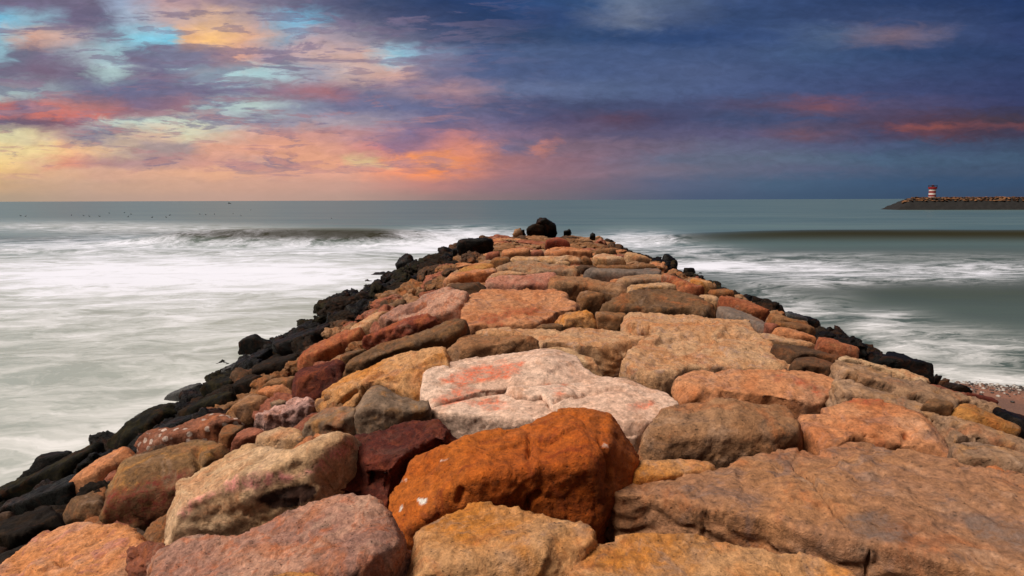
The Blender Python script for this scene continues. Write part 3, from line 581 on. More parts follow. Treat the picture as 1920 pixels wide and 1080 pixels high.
b('C', [(750,270),(850,262),(950,198),(1060,178),(1150,190),(1250,240),(1370,300),(1450,340),(1500,400),(1522,440),(1522,525),(1400,505),(1250,475),(1080,428),(1000,428),(930,488),(850,483),(800,400),(760,330)], 'orangetan', .35, -.02, .55, .05, 'smooth tan boulder with a small black hole, behind the huge flat slab', 'tan boulder with a black hole', bumps=[(1300,362,16,-.10),(1328,376,10,-.06)], cracks=[([(870,300),(980,320)], 3, .02), ([(1080,370),(1200,385)], 3, .02)], stain=[[(1000,190),(1100,185),(1180,215),(1100,225)],[(1160,400),(1280,400),(1270,410),(1180,420)]])
b('C', [(135,110),(150,75),(230,55),(350,48),(450,33),(560,43),(680,50),(780,38),(850,55),(900,90),(930,130),(1000,150),(1068,172),(1000,190),(920,210),(840,250),(760,253),(680,243),(600,220),(520,238),(420,218),(330,230),(250,205),(160,208),(135,180)], 'orangetan', .45, 0, .5, .05, 'flat orange block with a red brown blush on top, behind the square ochre brown block', 'flat orange block', stain=[[(640,80),(800,90),(920,140),(860,175),(760,140)]])
b('L', [(545,530),(600,498),(700,523),(800,568),(960,638),(1150,708),(1300,760),(1450,830),(1600,900),(1750,960),(1920,1040),(2080,1110),(1980,1140),(1800,1050),(1650,1010),(1500,970),(1400,980),(1340,900),(1200,810),(1050,750),(900,690),(750,640),(620,600)], 'greytan', .25, .12, .5, .03, 'long narrow grey tan slab running diagonally down to the right edge', 'long diagonal slab', strata=.6, edge=.6, name='slab', cat='slab', cracks=[([(1200,760),(1330,800),(1450,850),(1600,930)], 4, .05)])
b('L', [(545,392),(590,360),(700,390),(850,440),(930,480),(1000,530),(1080,570),(1180,580),(1260,620),(1400,640),(1540,650),(1600,680),(1700,700),(1733,740),(1700,765),(1620,735),(1500,695),(1400,705),(1390,772),(1290,745),(1180,695),(1050,662),(960,602),(850,562),(740,532),(680,492),(610,482),(580,440)], 'greytan', .3, .18, .45, .04, 'tan slab with an ochre lower edge on the right slope, above the long diagonal slab', 'tan slab with the ochre edge', strata=.6, edge=.6, name='slab', cat='slab')
b('L', [(580,350),(640,333),(720,343),(830,385),(950,430),(1100,480),(1200,530),(1222,560),(1190,582),(1090,562),(1000,512),(900,452),(800,412),(690,388),(600,382)], 'cream', .4, .2, .35, .04, 'narrow pale crumbly strip of rock along the tan slab with the ochre edge', None, pit=.6, name='rock', cat='rock', marks=[[(1000,500),(1100,520),(1190,555),(1180,580),(1090,562)]])
b('L', [(1400,740),(1470,690),(1560,690),(1640,740),(1700,780),(1760,830),(1832,850),(1832,900),(1800,955),(1730,945),(1600,905),(1480,835),(1390,782)], 'yellow', .7, .2, .4, .07, 'yellow ochre boulder near the right edge, below the small dark red rock', 'yellow ochre boulder')
b('L', [(1183,692),(1230,638),(1300,643),(1392,670),(1388,772),(1300,742)], 'moss', 1.0, .1, .35, .04, 'dark olive brown block set between the long diagonal slab and the yellow ochre boulder', None, dz=.12)
b('L', [(1208,592),(1230,548),(1290,538),(1340,570),(1410,590),(1500,600),(1525,642),(1400,642),(1270,622)], 'redbrown', .7, .2, .3, .06, 'knobbly red brown rock beside the pebble beach', 'knobbly red brown rock', name='rock', cat='rock')
b('L', [(1418,602),(1550,620),(1690,628),(1718,690),(1640,695),(1560,655)], 'darkred', .7, .2, .3, .05, 'dark red rock on the edge of the pebble beach', 'dark red rock by the beach', name='rock', cat='rock')
b('L', [(1335,520),(1400,528),(1470,560),(1550,588),(1558,606),(1450,595),(1370,565)], 'black', .7, .1, .3, .06, 'low black rock lying against the pebble beach, left of the dark red rock', None, name='rock', cat='rock')
b('L', [(1250,495),(1290,458),(1332,490),(1300,525)], 'black', .9, .1, .3, .05, 'small black rock at the surf where the pebble beach begins, left one of two', None, name='rock', cat='rock')
b('L', [(1308,515),(1350,485),(1390,508),(1380,535),(1330,540)], 'darkbrown', .9, .1, .3, .05, 'small rounded dark brown rock at the surf where the pebble beach begins', None, name='rock', cat='rock')
b('L', [(860,375),(950,300),(1040,318),(1090,370),(1180,410),(1240,450),(1278,522),(1200,515),(1100,475),(980,435)], 'black', .7, .15, .45, .08, 'long black boulder against the surf, behind the narrow pale crumbly strip', 'long black boulder on the right slope')
b('L', [(170,42),(240,13),(330,60),(420,78),(462,120),(440,162),(350,122),(240,82)], 'black', .8, .15, .4, .07, 'black boulder on the right waterline beyond the cream boulder', None)
b('L', [(458,132),(500,108),(562,130),(562,172),(500,182)], 'black', .9, .1, .4, .07, 'rounded black boulder on the right waterline, nearer and smaller of a pair', None)
b('L', [(555,152),(620,128),(665,160),(652,192),(590,195)], 'black', .9, .1, .4, .07, 'rounded black boulder on the right waterline, standing highest of a pair', None)
b('L', [(650,205),(720,178),(782,230),(764,265),(700,255)], 'black', .8, .15, .4, .07, 'black boulder on the right waterline left of the long black boulder', None)
b('L', [(775,265),(830,233),(900,280),(965,290),(940,345),(860,325)], 'black', .8, .15, .4, .07, 'black boulder touching the left end of the long black boulder on the right slope', None)
b('L', [(105,250),(200,248),(340,268),(450,308),(560,350),(584,385),(540,400),(430,365),(340,350),(230,385),(160,325)], 'darkbrown', .6, .1, .4, .06, 'dark brown boulder right of the big cream boulder, upper one of two', None)
b('L', [(238,392),(290,338),(400,338),(480,378),(560,440),(604,492),(530,528),(430,465),(330,445),(270,445)], 'darkbrown', .85, 0, .45, .08, 'rounded dark brown boulder between the big cream boulder and the flat orange block', 'rounded dark brown boulder')
b('L', [(430,210),(520,198),(620,258),(720,298),(732,337),(620,335),(540,305),(450,265)], 'orangered', .6, .15, .35, .06, 'red orange rough rock above the tan slab with the ochre edge', None, name='rock', cat='rock')
b('L', [(110,145),(190,123),(300,158),(400,200),(425,235),(300,225),(170,185)], 'orangetan', .5, .15, .35, .05, 'orange tan rock on the right slope left of the red orange rough rock', None, name='rock', cat='rock')
b('L', [(125,92),(250,88),(380,108),(424,150),(370,182),(250,155),(150,135)], 'brown', .6, .2, .35, .06, 'brown rock with a dark hollow on the right slope below the black waterline boulders', None, name='rock', cat='rock')
b('L', [(-20,190),(60,170),(150,195),(330,228),(425,262),(300,272),(120,248),(0,238)], 'creamtan', .3, .12, .4, .05, 'pinkish flat rock at the right rim of the big cream boulder', None, name='rock', cat='rock')
b('S', [(1168,602),(1176,588),(1205,586),(1255,589),(1300,586),(1345,598),(1405,606),(1416,632),(1448,648),(1468,668),(1490,692),(1440,697),(1390,697),(1330,698),(1285,702),(1268,716),(1230,724),(1190,709),(1168,694),(1185,668),(1210,650),(1232,638),(1215,625),(1190,620),(1172,614)], 'creamtan', .18, 0, .55, .05, 'big pale cream boulder with a pitted top right of centre', 'big cream boulder', edge=.6, pit=.35, cracks=[([(1235,640),(1300,630),(1410,632)], 4, .03)])
b('N', [(1612,422),(1680,378),(1762,383),(1785,420),(1720,485),(1660,455)], 'brown', .8, 0, .3, .04, 'small brown rock in the notch of the big cream boulder', None, name='rock', cat='rock')
b('N', [(-115,660),(-100,590),(0,490),(60,445),(180,430),(320,445),(480,467),(640,463),(712,500),(738,575),(720,595),(560,605),(420,635),(300,668),(150,698),(0,710),(-60,695)], 'tanbrown', .75, -.08, .5, .08, 'tan brown boulder with a bulging left end, behind the white block with red streaks', 'bulging tan brown boulder', bumps=[(80,560,120,.06)])
b('N', [(180,430),(260,400),(420,383),(620,383),(780,400),(900,400),(1000,373),(1180,373),(1320,383),(1420,400),(1520,388),(1610,403),(1640,450),(1694,492),(1600,520),(1500,548),(1380,568),(1200,568),(1060,568),(950,540),(800,540),(740,548),(690,488),(560,472),(350,450)], 'creamtan', .16, 0, .6, .03, 'long flat topped pinkish slab spanning the crown behind the white boulder', 'long flat pinkish slab', edge=.5, strata=.5, name='slab', cat='slab')
b('N', [(858,305),(920,258),(1050,208),(1130,193),(1200,228),(1242,300),(1248,365),(1150,380),(1040,370),(950,385),(898,345)], 'ochre', .9, -.1, .45, .06, 'broken cream and orange speckled rock behind the long flat pinkish slab', 'speckled cream rock', pit=.5, name='rock', cat='rock')
b('N', [(1232,285),(1238,213),(1330,203),(1480,213),(1504,240),(1474,335),(1440,395),(1370,402),(1320,382),(1250,375)], 'brown', 1.3, 0, .45, .04, 'square brown block facing the viewer right of the speckled cream rock', None)
b('S', [(866,597),(873,575),(884,560),(905,545),(940,541),(1000,540),(1040,543),(1063,555),(1060,566),(1083,572),(1080,584),(1045,590),(1035,602),(1017,608),(1010,617),(990,620),(940,625),(905,628),(880,635),(869,630),(868,610)], 'orangetan', .16, 0, .6, .05, 'large rough orange brown slab on the crown, left of the speckled cream rock', 'large orange brown slab', rough=1.1, strata=.7, edge=.6, name='slab', cat='slab', stain=[[(940,575),(1010,580),(1000,592),(960,590)],[(905,590),(960,598),(940,610),(900,604)]])
b('N', [(688,355),(760,318),(860,313),(932,345),(942,390),(870,405),(760,390)], 'moss', .8, 0, .3, .05, 'small mossy olive brown rock at the foot of the speckled cream rock', None, name='rock', cat='rock')
b('N', [(1058,92),(1100,28),(1170,18),(1240,58),(1312,130),(1280,175),(1180,180),(1090,195),(1068,140)], 'brown', .8, 0, .4, .06, 'craggy brown rock behind the speckled cream rock', 'craggy brown rock', rough=1.2, name='rock', cat='rock')
b('K', [(0,695),(100,640),(250,588),(380,528),(520,493),(700,508),(850,543),(932,590),(952,640),(1060,705),(950,745),(820,710),(700,710),(560,725),(430,710),(330,705),(200,695)], 'moss', .28, .03, .5, .06, 'wide mottled brown boulder just behind the big cream boulder', 'wide mottled brown boulder', rough=1.1, pit=.3)
b('K', [(897,558),(960,528),(1010,528),(1072,580),(1108,630),(1092,662),(1020,664),(950,624)], 'tan', .9, 0, .4, .08, 'rounded grey tan boulder beside the grey slate slab on the right', 'rounded grey tan boulder')
b('K', [(1085,652),(1180,648),(1290,700),(1400,760),(1500,820),(1584,862),(1540,875),(1400,825),(1350,795),(1200,755),(1105,695)], 'slate', .12, .15, .3, .02, 'smooth dark grey slate slab on the right slope', 'grey slate slab', rough=.4, edge=.5, name='slab', cat='slab')
b('K', [(1095,577),(1160,546),(1240,558),(1330,598),(1420,638),(1500,688),(1534,722),(1470,765),(1400,745),(1300,700),(1180,655),(1130,625)], 'orangered', .6, .15, .4, .06, 'red and orange rock just above the grey slate slab', 'red and orange rock', name='rock', cat='rock')
b('K', [(1500,782),(1580,798),(1644,830),(1580,862),(1520,835)], 'redbrown', .6, .1, .3, .04, 'small pinkish brown rock at the lower end of the grey slate slab', None, name='rock', cat='rock')
b('K', [(1535,722),(1620,698),(1660,738),(1700,788),(1850,818),(1925,870),(1900,905),(1780,855),(1620,805)], 'brown', .6, .15, .35, .05, 'long brown rock below the black boulder on the right waterline', None, name='rock', cat='rock')
b('K', [(1430,620),(1480,588),(1560,608),(1650,648),(1694,690),(1640,720),(1550,695),(1470,655)], 'black', .75, .15, .4, .07, 'black boulder above the red and orange rock, at the right water edge', 'black boulder at the right water edge')
b('K', [(1285,562),(1330,528),(1420,558),(1505,590),(1430,625),(1340,605)], 'blackbrown', .7, .15, .4, .06, 'black brown boulder left of the black boulder at the right water edge', None)
b('K', [(1646,722),(1720,683),(1800,718),(1894,770),(1860,805),(1760,795),(1680,775)], 'wetgrey', .7, .15, .4, .07, 'dark grey boulder right of the black boulder at the right water edge', None)
b('K', [(568,245),(588,190),(630,166),(682,200),(722,230),(724,272),(660,305),(600,275)], 'black', 1.3, .1, .5, .1, 'peaked black boulder standing against the white surf on the far right slope', 'peaked black boulder', dz=.1)
b('K', [(768,312),(830,288),(892,320),(872,354),(800,344)], 'black', .8, .1, .4, .07, 'black boulder right of the peaked black boulder on the far right slope', None)
b('K', [(878,345),(930,333),(962,360),(932,384)], 'wetgrey', .8, .1, .4, .05, 'small wet grey rock on the waterline right of the peaked black boulder', None, name='rock', cat='rock')
b('K', [(578,362),(620,343),(680,358),(720,398),(760,438),(800,478),(900,498),(964,500),(930,545),(820,535),(720,515),(700,452),(650,412)], 'orangered', .6, .1, .4, .05, 'jagged rust red rock on the right side of the crown', 'jagged rust red rock', rough=1.3, name='rock', cat='rock')
b('K', [(818,432),(860,393),(930,393),(1000,438),(1064,470),(1000,495),(900,475)], 'ochre', .6, .15, .35, .06, 'bright orange rock right of the jagged rust red rock', None, name='rock', cat='rock')
b('K', [(998,492),(1100,488),(1160,478),(1224,520),(1244,552),(1150,550),(1050,535)], 'brown', .6, .1, .35, .06, 'brown rock with a dark underside below the bright orange rock', None, name='rock', cat='rock')
b('K', [(268,492),(300,448),(420,443),(540,428),(640,423),(692,460),(718,502),(640,515),(520,502),(400,508),(350,525),(380,556),(270,556)], 'tan', .6, 0, .45, .04, 'tan block left of the jagged rust red rock', 'tan block by the rust red rock')
b('K', [(158,422),(260,378),(350,358),(460,353),(560,368),(640,398),(694,430),(640,435),(500,440),(350,450),(230,445)], 'greytan', .3, 0, .4, .04, 'flat grey tan slab lying behind the tan block, right of centre', None, name='slab', cat='slab')
b('J', [(1222,542),(1250,513),(1400,513),(1660,513),(1760,498),(1880,488),(1918,510),(1892,555),(1800,565),(1700,550),(1560,560),(1400,560),(1280,566)], 'slate', .35, 0, .4, .02, 'long level lavender grey slab near the far crown', 'long lavender grey slab', rough=.5, edge=.5, name='slab', cat='slab')
b('J', [(918,662),(928,608),(980,568),(1080,563),(1200,573),(1320,588),(1420,618),(1560,638),(1614,660),(1608,745),(1540,770),(1440,745),(1330,715),(1240,705),(1120,695),(1000,695)], 'tanbrown', .5, 0, .5, .05, 'broad brown block with a shadowed right end, behind the craggy brown rock', 'broad brown block', strata=.5)
b('J', [(338,652),(378,603),(480,588),(620,578),(760,563),(880,538),(964,528),(974,570),(924,622),(884,668),(780,655),(600,685),(450,685),(360,685)], 'pink', .4, 0, .5, .04, 'pinkish red slab behind the large orange brown slab', 'pinkish red slab', name='slab', cat='slab', strata=.4)
b('J', [(348,592),(400,558),(470,528),(530,508),(640,543),(780,562),(600,584),(450,594)], 'creamtan', .5, 0, .4, .04, 'pale wedge shaped rock behind the pinkish red slab', None, name='rock', cat='rock')
b('J', [(58,572),(120,528),(240,488),(300,448),(390,453),(434,500),(400,545),(280,575),(160,595)], 'yellow', .6, -.1, .4, .06, 'sunny ochre rock left of the pinkish red slab', 'sunny ochre rock', name='rock', cat='rock')
b('J', [(438,492),(560,448),(700,438),(860,438),(924,460),(880,482),(1000,473),(1110,488),(1184,520),(1140,565),(1050,555),(900,545),(780,565),(650,545),(540,515),(470,525)], 'greytan', .35, 0, .45, .04, 'wide layered tan slab on the far crown, behind the pinkish red slab', 'wide layered tan slab', strata=1.0, name='slab', cat='slab')
b('J', [(558,442),(580,393),(750,388),(950,388),(1120,383),(1184,400),(1204,432),(1080,435),(960,465),(850,445),(700,445)], 'tan', .55, 0, .45, .03, 'long straight tan slab across the far crown', 'long straight tan slab', strata=.6, name='slab', cat='slab')
b('J', [(1288,402),(1330,368),(1420,363),(1500,378),(1574,420),(1604,452),(1560,464),(1430,460),(1330,435)], 'tan', .6, 0, .45, .06, 'light tan boulder on the far crown right of the long straight tan slab', 'far light tan boulder')
b('J', [(1188,402),(1230,376),(1292,410),(1302,438),(1220,445)], 'brown', .7, 0, .35, .05, 'small rusty brown rock at the right end of the long straight tan slab', None, name='rock', cat='rock')
b('J', [(958,462),(1010,428),(1060,423),(1102,450),(1102,480),(1000,480)], 'tan', .7, 0, .35, .05, 'small tan rock in front of the long straight tan slab', None, name='rock', cat='rock')
b('J', [(1120,500),(1200,470),(1320,468),(1340,500),(1260,515),(1200,545),(1180,520)], 'darkbrown', .6, 0, .4, .04, 'dark brown rock left of the long lavender grey slab', None, name='rock', cat='rock')
b('J', [(1330,500),(1340,462),(1500,468),(1700,465),(1860,470),(1870,490),(1740,498),(1600,512),(1400,512)], 'brown', .5, 0, .4, .04, 'dull brown rock behind the long lavender grey slab', None, name='rock', cat='rock')
b('J', [(1588,372),(1620,343),(1680,353),(1760,388),(1824,420),(1760,435),(1680,435),(1620,405)], 'tan', .6, .1, .4, .05, 'tan rock near the far right rim of the crown', None, name='rock', cat='rock')
b('J', [(868,272),(930,238),(990,207),(1050,238),(1104,275),(1080,300),(1000,295),(920,297)], 'red', 1.0, 0, .5, .08, 'pinkish red boulder alone on the far crown near the tip', 'pinkish red far boulder')
b('J', [(478,385),(500,338),(580,308),(700,318),(742,360),(744,390),(620,390),(540,395)], 'orangetan', .6, 0, .45, .06, 'orange brown boulder on the far crown behind the long straight tan slab', None)
b('J', [(740,370),(760,330),(830,325),(870,345),(850,385),(770,390)], 'redbrown', .7, 0, .45, .05, 'reddish grey rock on the far crown right of the orange brown boulder', None, name='rock', cat='rock')
b('J', [(850,375),(900,328),(1000,318),(1150,318),(1250,323),(1314,350),(1240,362),(1100,360),(980,384)], 'orangetan', .4, 0, .45, .05, 'long orange brown slab on the far crown in front of the pinkish red far boulder', None, name='slab', cat='slab')
b('J', [(1310,352),(1400,308),(1480,318),(1524,340),(1450,364),(1340,368)], 'brown', .6, 0, .4, .05, 'brown rock on the far crown right of the long orange brown slab', None, name='rock', cat='rock')
b('J', [(330,385),(360,350),(430,335),(470,355),(460,390),(380,405)], 'redbrown', .7, -.1, .4, .05, 'reddish rock at the far left rim of the crown', None, name='rock', cat='rock')
b('J', [(370,445),(440,395),(520,378),(560,410),(568,450),(480,462),(400,455)], 'brown', .6, 0, .4, .05, 'dark brown rock left of the long straight tan slab', None, name='rock', cat='rock')
b('J', [(704,132),(740,98),(790,88),(850,88),(876,120),(874,160),(800,166),(716,160)], 'blackbrown', 2.2, 0, .6, .15, 'brown black boulder on the tip of the jetty, lower of the stacked pair', 'lower boulder at the tip', dz=.25)
b('J', [(786,92),(798,45),(820,33),(870,48),(930,63),(968,90),(984,165),(900,166),(868,155),(858,100)], 'black', 2.4, 0, .6, .15, 'tall black boulder on the tip of the jetty, highest against the sea', 'tall black boulder at the tip', dz=.3)
b('J', [(1024,160),(1090,131),(1114,145),(1114,166),(1060,170)], 'black', 1.2, 0, .5, .08, 'small black rock on the tip right of the tall black boulder', None, dz=.1, name='rock', cat='rock')
b('J', [(576,194),(600,143),(640,128),(672,150),(668,176),(620,196)], 'tanbrown', 1.2, -.1, .5, .08, 'tan rock on the skyline left of the stacked pair at the tip', None, dz=.1, name='rock', cat='rock')
b('J', [(620,140),(650,126),(694,150),(704,166),(674,172)], 'black', 1.2, 0, .5, .08, 'black rock on the skyline touching the tan rock left of the tip', None, dz=.05, name='rock', cat='rock')
b('J', [(1270,190),(1300,164),(1330,185),(1340,204),(1290,208)], 'black', 1.2, .1, .5, .08, 'pointed black rock on the skyline right of the tip', None, dz=.1, name='rock', cat='rock')
b('J', [(76,285),(98,243),(190,219),(260,228),(330,233),(414,233),(384,275),(280,296),(200,316),(110,306)], 'black', 1.0, -.1, .6, .12, 'long black boulder jutting over the far left surf near the tip', 'jutting black boulder near the tip', dz=.25)
b('J', [(33,345),(50,312),(90,302),(124,322),(102,354),(40,360)], 'black', 1.0, -.1, .5, .1, 'rounded black boulder just below the jutting black boulder near the tip', None, dz=.1)
b('S', [(742,500),(748,482),(762,474),(775,480),(780,498),(766,506)], 'black', 1.2, -.1, .5, .1, 'rounded black boulder standing up on the far left slope in front of the surf', 'rounded black boulder on the far left slope', dz=.15)
b('D', [(505,700),(540,660),(640,590),(740,530),(900,490),(1000,460),(1130,400),(1250,358),(1312,353),(1342,400),(1354,440),(1322,492),(1220,535),(1050,575),(950,595),(800,655),(700,715),(600,765),(512,795)], 'moss', .95, -.2, .55, .07, 'long dark brown boulder with a shaded front face, left of the large orange brown slab', 'long dark brown boulder')
b('D', [(340,950),(440,860),(540,770),(650,710),(760,650),(880,600),(1000,573),(1140,556),(1192,563),(1224,600),(1244,682),(1155,725),(1080,785),(1055,875),(960,905),(870,875),(760,850),(690,860),(640,910),(590,960),(430,955),(370,980)], 'ochre', .5, -.35, .55, .06, 'large golden tan slab tilted to the left, left of the white block with red streaks', 'golden tan tilted slab', strata=.6, name='slab', cat='slab', cracks=[([(480,940),(560,870),(610,840)], 4, .05)])
b('D', [(178,875),(183,760),(240,698),(330,658),(480,618),(532,650),(507,700),(514,795),(430,855),(350,905),(260,915)], 'darkred', .8, -.2, .5, .07, 'maroon boulder on the left slope beside the golden tan tilted slab', 'maroon boulder on the left slope', rough=1.2)
b('D', [(213,672),(250,588),(330,518),(450,468),(560,448),(662,450),(644,504),(540,545),(440,605),(350,655),(240,705)], 'orangered', .55, -.4, .45, .06, 'rust orange boulder above the maroon boulder on the left slope', 'rust orange boulder on the left slope')
b('D', [(488,612),(560,568),(674,558),(602,604),(532,650)], 'moss', .6, -.3, .3, .04, 'small brown rock between the rust orange boulder and the long dark brown boulder', None, name='rock', cat='rock')
b('D', [(558,442),(650,378),(740,308),(834,298),(792,342),(774,404),(700,445),(640,466)], 'creamtan', .6, -.4, .4, .05, 'pale pinkish tan rock above the rust orange boulder on the left slope', None, name='rock', cat='rock')
b('D', [(768,392),(830,328),(960,278),(1080,208),(1200,148),(1280,158),(1364,220),(1334,302),(1292,354),(1200,375),(1100,385),(980,405),(850,405)], 'pinkspeck', .5, -.3, .45, .06, 'long pinkish brown boulder left of the large orange brown slab', 'long pinkish brown boulder', rough=1.2, cracks=[([(960,300),(1010,285),(1070,250)], 4, .06)])
b('D', [(648,505),(740,428),(840,378),(960,338),(1050,328),(1174,370),(1134,405),(1000,465),(900,495),(780,508)], 'red', .8, -.2, .4, .05, 'spongy red rock behind the long dark brown boulder', 'spongy red rock', pit=.8, rough=1.4, name='rock', cat='rock', dz=.05)
b('D', [(798,272),(870,228),(942,218),(934,262),(850,304)], 'moss', .7, -.2, .35, .05, 'small brown rock left of the long pinkish brown boulder', None, name='rock', cat='rock')
b('D', [(1188,92),(1260,48),(1400,18),(1534,8),(1554,42),(1460,84),(1330,94),(1250,114)], 'orangetan', .6, -.1, .4, .05, 'orange rock behind the long pinkish brown boulder', None, name='rock', cat='rock')
b('D', [(1198,152),(1260,108),(1340,113),(1474,128),(1484,158),(1444,184),(1372,224),(1282,162)], 'darkbrown', .7, -.1, .4, .06, 'dark brown rock between the long pinkish brown boulder and the pinkish red slab', None, name='rock', cat='rock')
b('D', [(626,112),(650,90),(694,100),(684,122)], 'black', .9, 0, .4, .05, 'small black rock awash in foam, left of a larger one on the left waterline', None, dz=.05, name='rock', cat='rock')
b('D', [(686,92),(730,36),(800,32),(840,60),(760,82)], 'black', .8, -.1, .4, .07, 'black boulder awash at the left waterline', 'black boulder awash at the left waterline')
b('M', [(918,905),(960,858),(1030,868),(1082,930),(1180,978),(1260,988),(1320,1060),(1300,1100),(1200,1060),(1080,1008),(980,966)], 'orangetan', .8, .1, .35, .05, 'rusty orange rock behind the huge slab at the right edge', 'rusty orange rock at the right edge', name='rock', cat='rock', dz=-.05)
b('M', [(736,905),(780,848),(832,843),(884,900),(922,955),(860,940)], 'orangered', .8, 0, .3, .04, 'small orange red pyramid shaped rock behind the huge slab near the right edge', None, name='rock', cat='rock', dz=-.08)
b('M', [(648,692),(750,663),(860,663),(960,688),(1100,738),(1260,788),(1380,900),(1300,985),(1260,978),(1100,938),(1040,878),(950,858),(900,848),(800,838),(700,808),(655,745)], 'greytan', .3, .05, .5, .05, 'dull tan slab at the right edge between the long diagonal slab and the huge slab', 'dull tan slab at the right edge', name='slab', cat='slab')
b('M', [(1016,360),(1120,398),(1200,438),(1320,480),(1330,620),(1200,640),(1150,540),(1040,455)], 'black', .6, .2, .5, .07, 'black boulder at the right edge below the pebble beach', 'black boulder below the beach')
b('M', [(1096,362),(1200,340),(1330,390),(1340,470),(1200,430)], 'blackbrown', .5, .2, .4, .05, 'dark brown rock at the right edge touching the pebble beach', None, name='rock', cat='rock')

# ------------------------------------------------------------------ smaller rocks packed over the slopes and the far crown
def rock_variant(seed, flat):
    rs = np.random.RandomState(seed)
    bm = bmesh.new()
    for _ in range(26):
        v = rs.normal(size=3); v /= np.linalg.norm(v); v *= rs.uniform(.42, .56)
        bm.verts.new((v[0] * 1.15, v[1] * .9, v[2] * flat))
    bmesh.ops.convex_hull(bm, input=bm.verts)
    loose = [v for v in bm.verts if not v.link_faces]
    bmesh.ops.delete(bm, geom=loose, context='VERTS')
    me = bpy.data.meshes.new('rock'); bm.to_mesh(me); bm.free()
    me = remesh(me, 0.030, 3)
    co = coords(me); no = normals(me); p = co + seed * 7.1
    w = worley(p / .33 + fbm(p / .4, 2)[:, None] * .25); w2 = worley(p / .12)
    d = .05 * fbm(p / .5, 3) + .10 * np.clip(w[2], -.6, .6) + .035 * np.clip(w2[2], -.6, .6) + .02 * fbm(p / .08, 3, .6, True)
    put_coords(me, co + no * d[:, None]); smooth(me)
    me.materials.append(None)
    return me
VARI = [rock_variant(11 + i, (.62, .8, .5, .7)[i % 4]) for i in range(10)]
HPX = [(np.array(h[1]), h) for h in HERO]
def covered(px):
    P = np.array([px])
    best = -1e9
    for poly, h in HPX:
        if abs(poly[:, 0].mean() - px[0]) > 700: continue
        best = max(best, poly_sd(P, poly)[0])
    return best
FILL = []
rf = random.Random(21)
pts = []
def try_rock(x, y):
    d = math.hypot(x, y)
    s = rf.uniform(.55, 1.0) * (0.62 + 0.028 * d)
    s = min(s, 1.8)
    if x < XL - 1.2 or x > XR + 1.5: s *= 1.3
    for (a, c, r) in pts:
        if (a - x) ** 2 + (c - y) ** 2 < (0.40 * (r + s)) ** 2: return
    z = float(surf(x, y))
    if z < -0.30: return
    px, dep = project(np.array([[x, y, z]]))
    px = px[0]
    if dep[0] < 1.5 or px[0] < -150 or px[0] > 2070 or px[1] > 1200: return
    sd = covered(px)
    rpx = s * .5 * F / dep[0]
    if sd > (-0.55 * rpx if (y < 14 and x > XL - .6) else 0.15 * rpx): return
    low = sd > -0.9 * rpx
    if low: s *= .75
    pts.append((x, y, s))
    kind = None
    edge = z + rf.uniform(-.25, .25) - (.75 * min(1, max(0, (y - 14) / 10)) if not (XL + .8 < x < XR - .8) else 0)
    far_crown = (XL - .3 < x < XR + .3) and y < YE + 1
    if edge < .72: kind = rf.choice(['black', 'black', 'black', 'blackbrown', 'blackmoss'])
    elif edge < 1.15: kind = rf.choice(['blackbrown', 'darkbrown', 'blackbrown', 'black'])
    elif edge < 1.85 and not far_crown: kind = rf.choice(['darkbrown', 'brown', 'redbrown', 'tanbrown'])
    else: kind = rf.choice(['brown', 'tanbrown', 'redbrown', 'orangetan', 'brown', 'greytan'] if not (y > 30) else ['brown', 'redbrown', 'tanbrown', 'darkbrown', 'orangetan'])
    o = bpy.data.objects.new('small_rock', VARI[rf.randrange(len(VARI))]); C.objects.link(o)
    o.material_slots[0].link = 'OBJECT'; o.material_slots[0].material = PAL[kind]
    sx = s * rf.uniform(.95, 1.25)
    fl = far_crown and y > 10
    o.scale = (sx * (1.35 if fl else 1), s * rf.uniform(.85, 1.15), s * rf.uniform(.8, 1.05) * (.7 if fl else 1))
    o.rotation_euler = ((rf.uniform(-.1, .1), rf.uniform(-.1, .1), rf.choice((0, 3.14)) + rf.uniform(-.3, .3)) if fl else (rf.uniform(-.35, .35), rf.uniform(-.35, .35), rf.uniform(0, 6.28)))
    o.location = (x, y, z - .12 * s - (.25 * s if low else 0) + rf.uniform(-.05, .05) + (0.06 if kind.startswith('black') else 0))
    FILL.append((o, kind, px))
n_try = 0
while n_try < 9000:
    n_try += 1
    y = 2.4 + (rf.random() ** 1.25) * 40
    x = rf.uniform(-7.2, 10.6)
    try_rock(x, y)

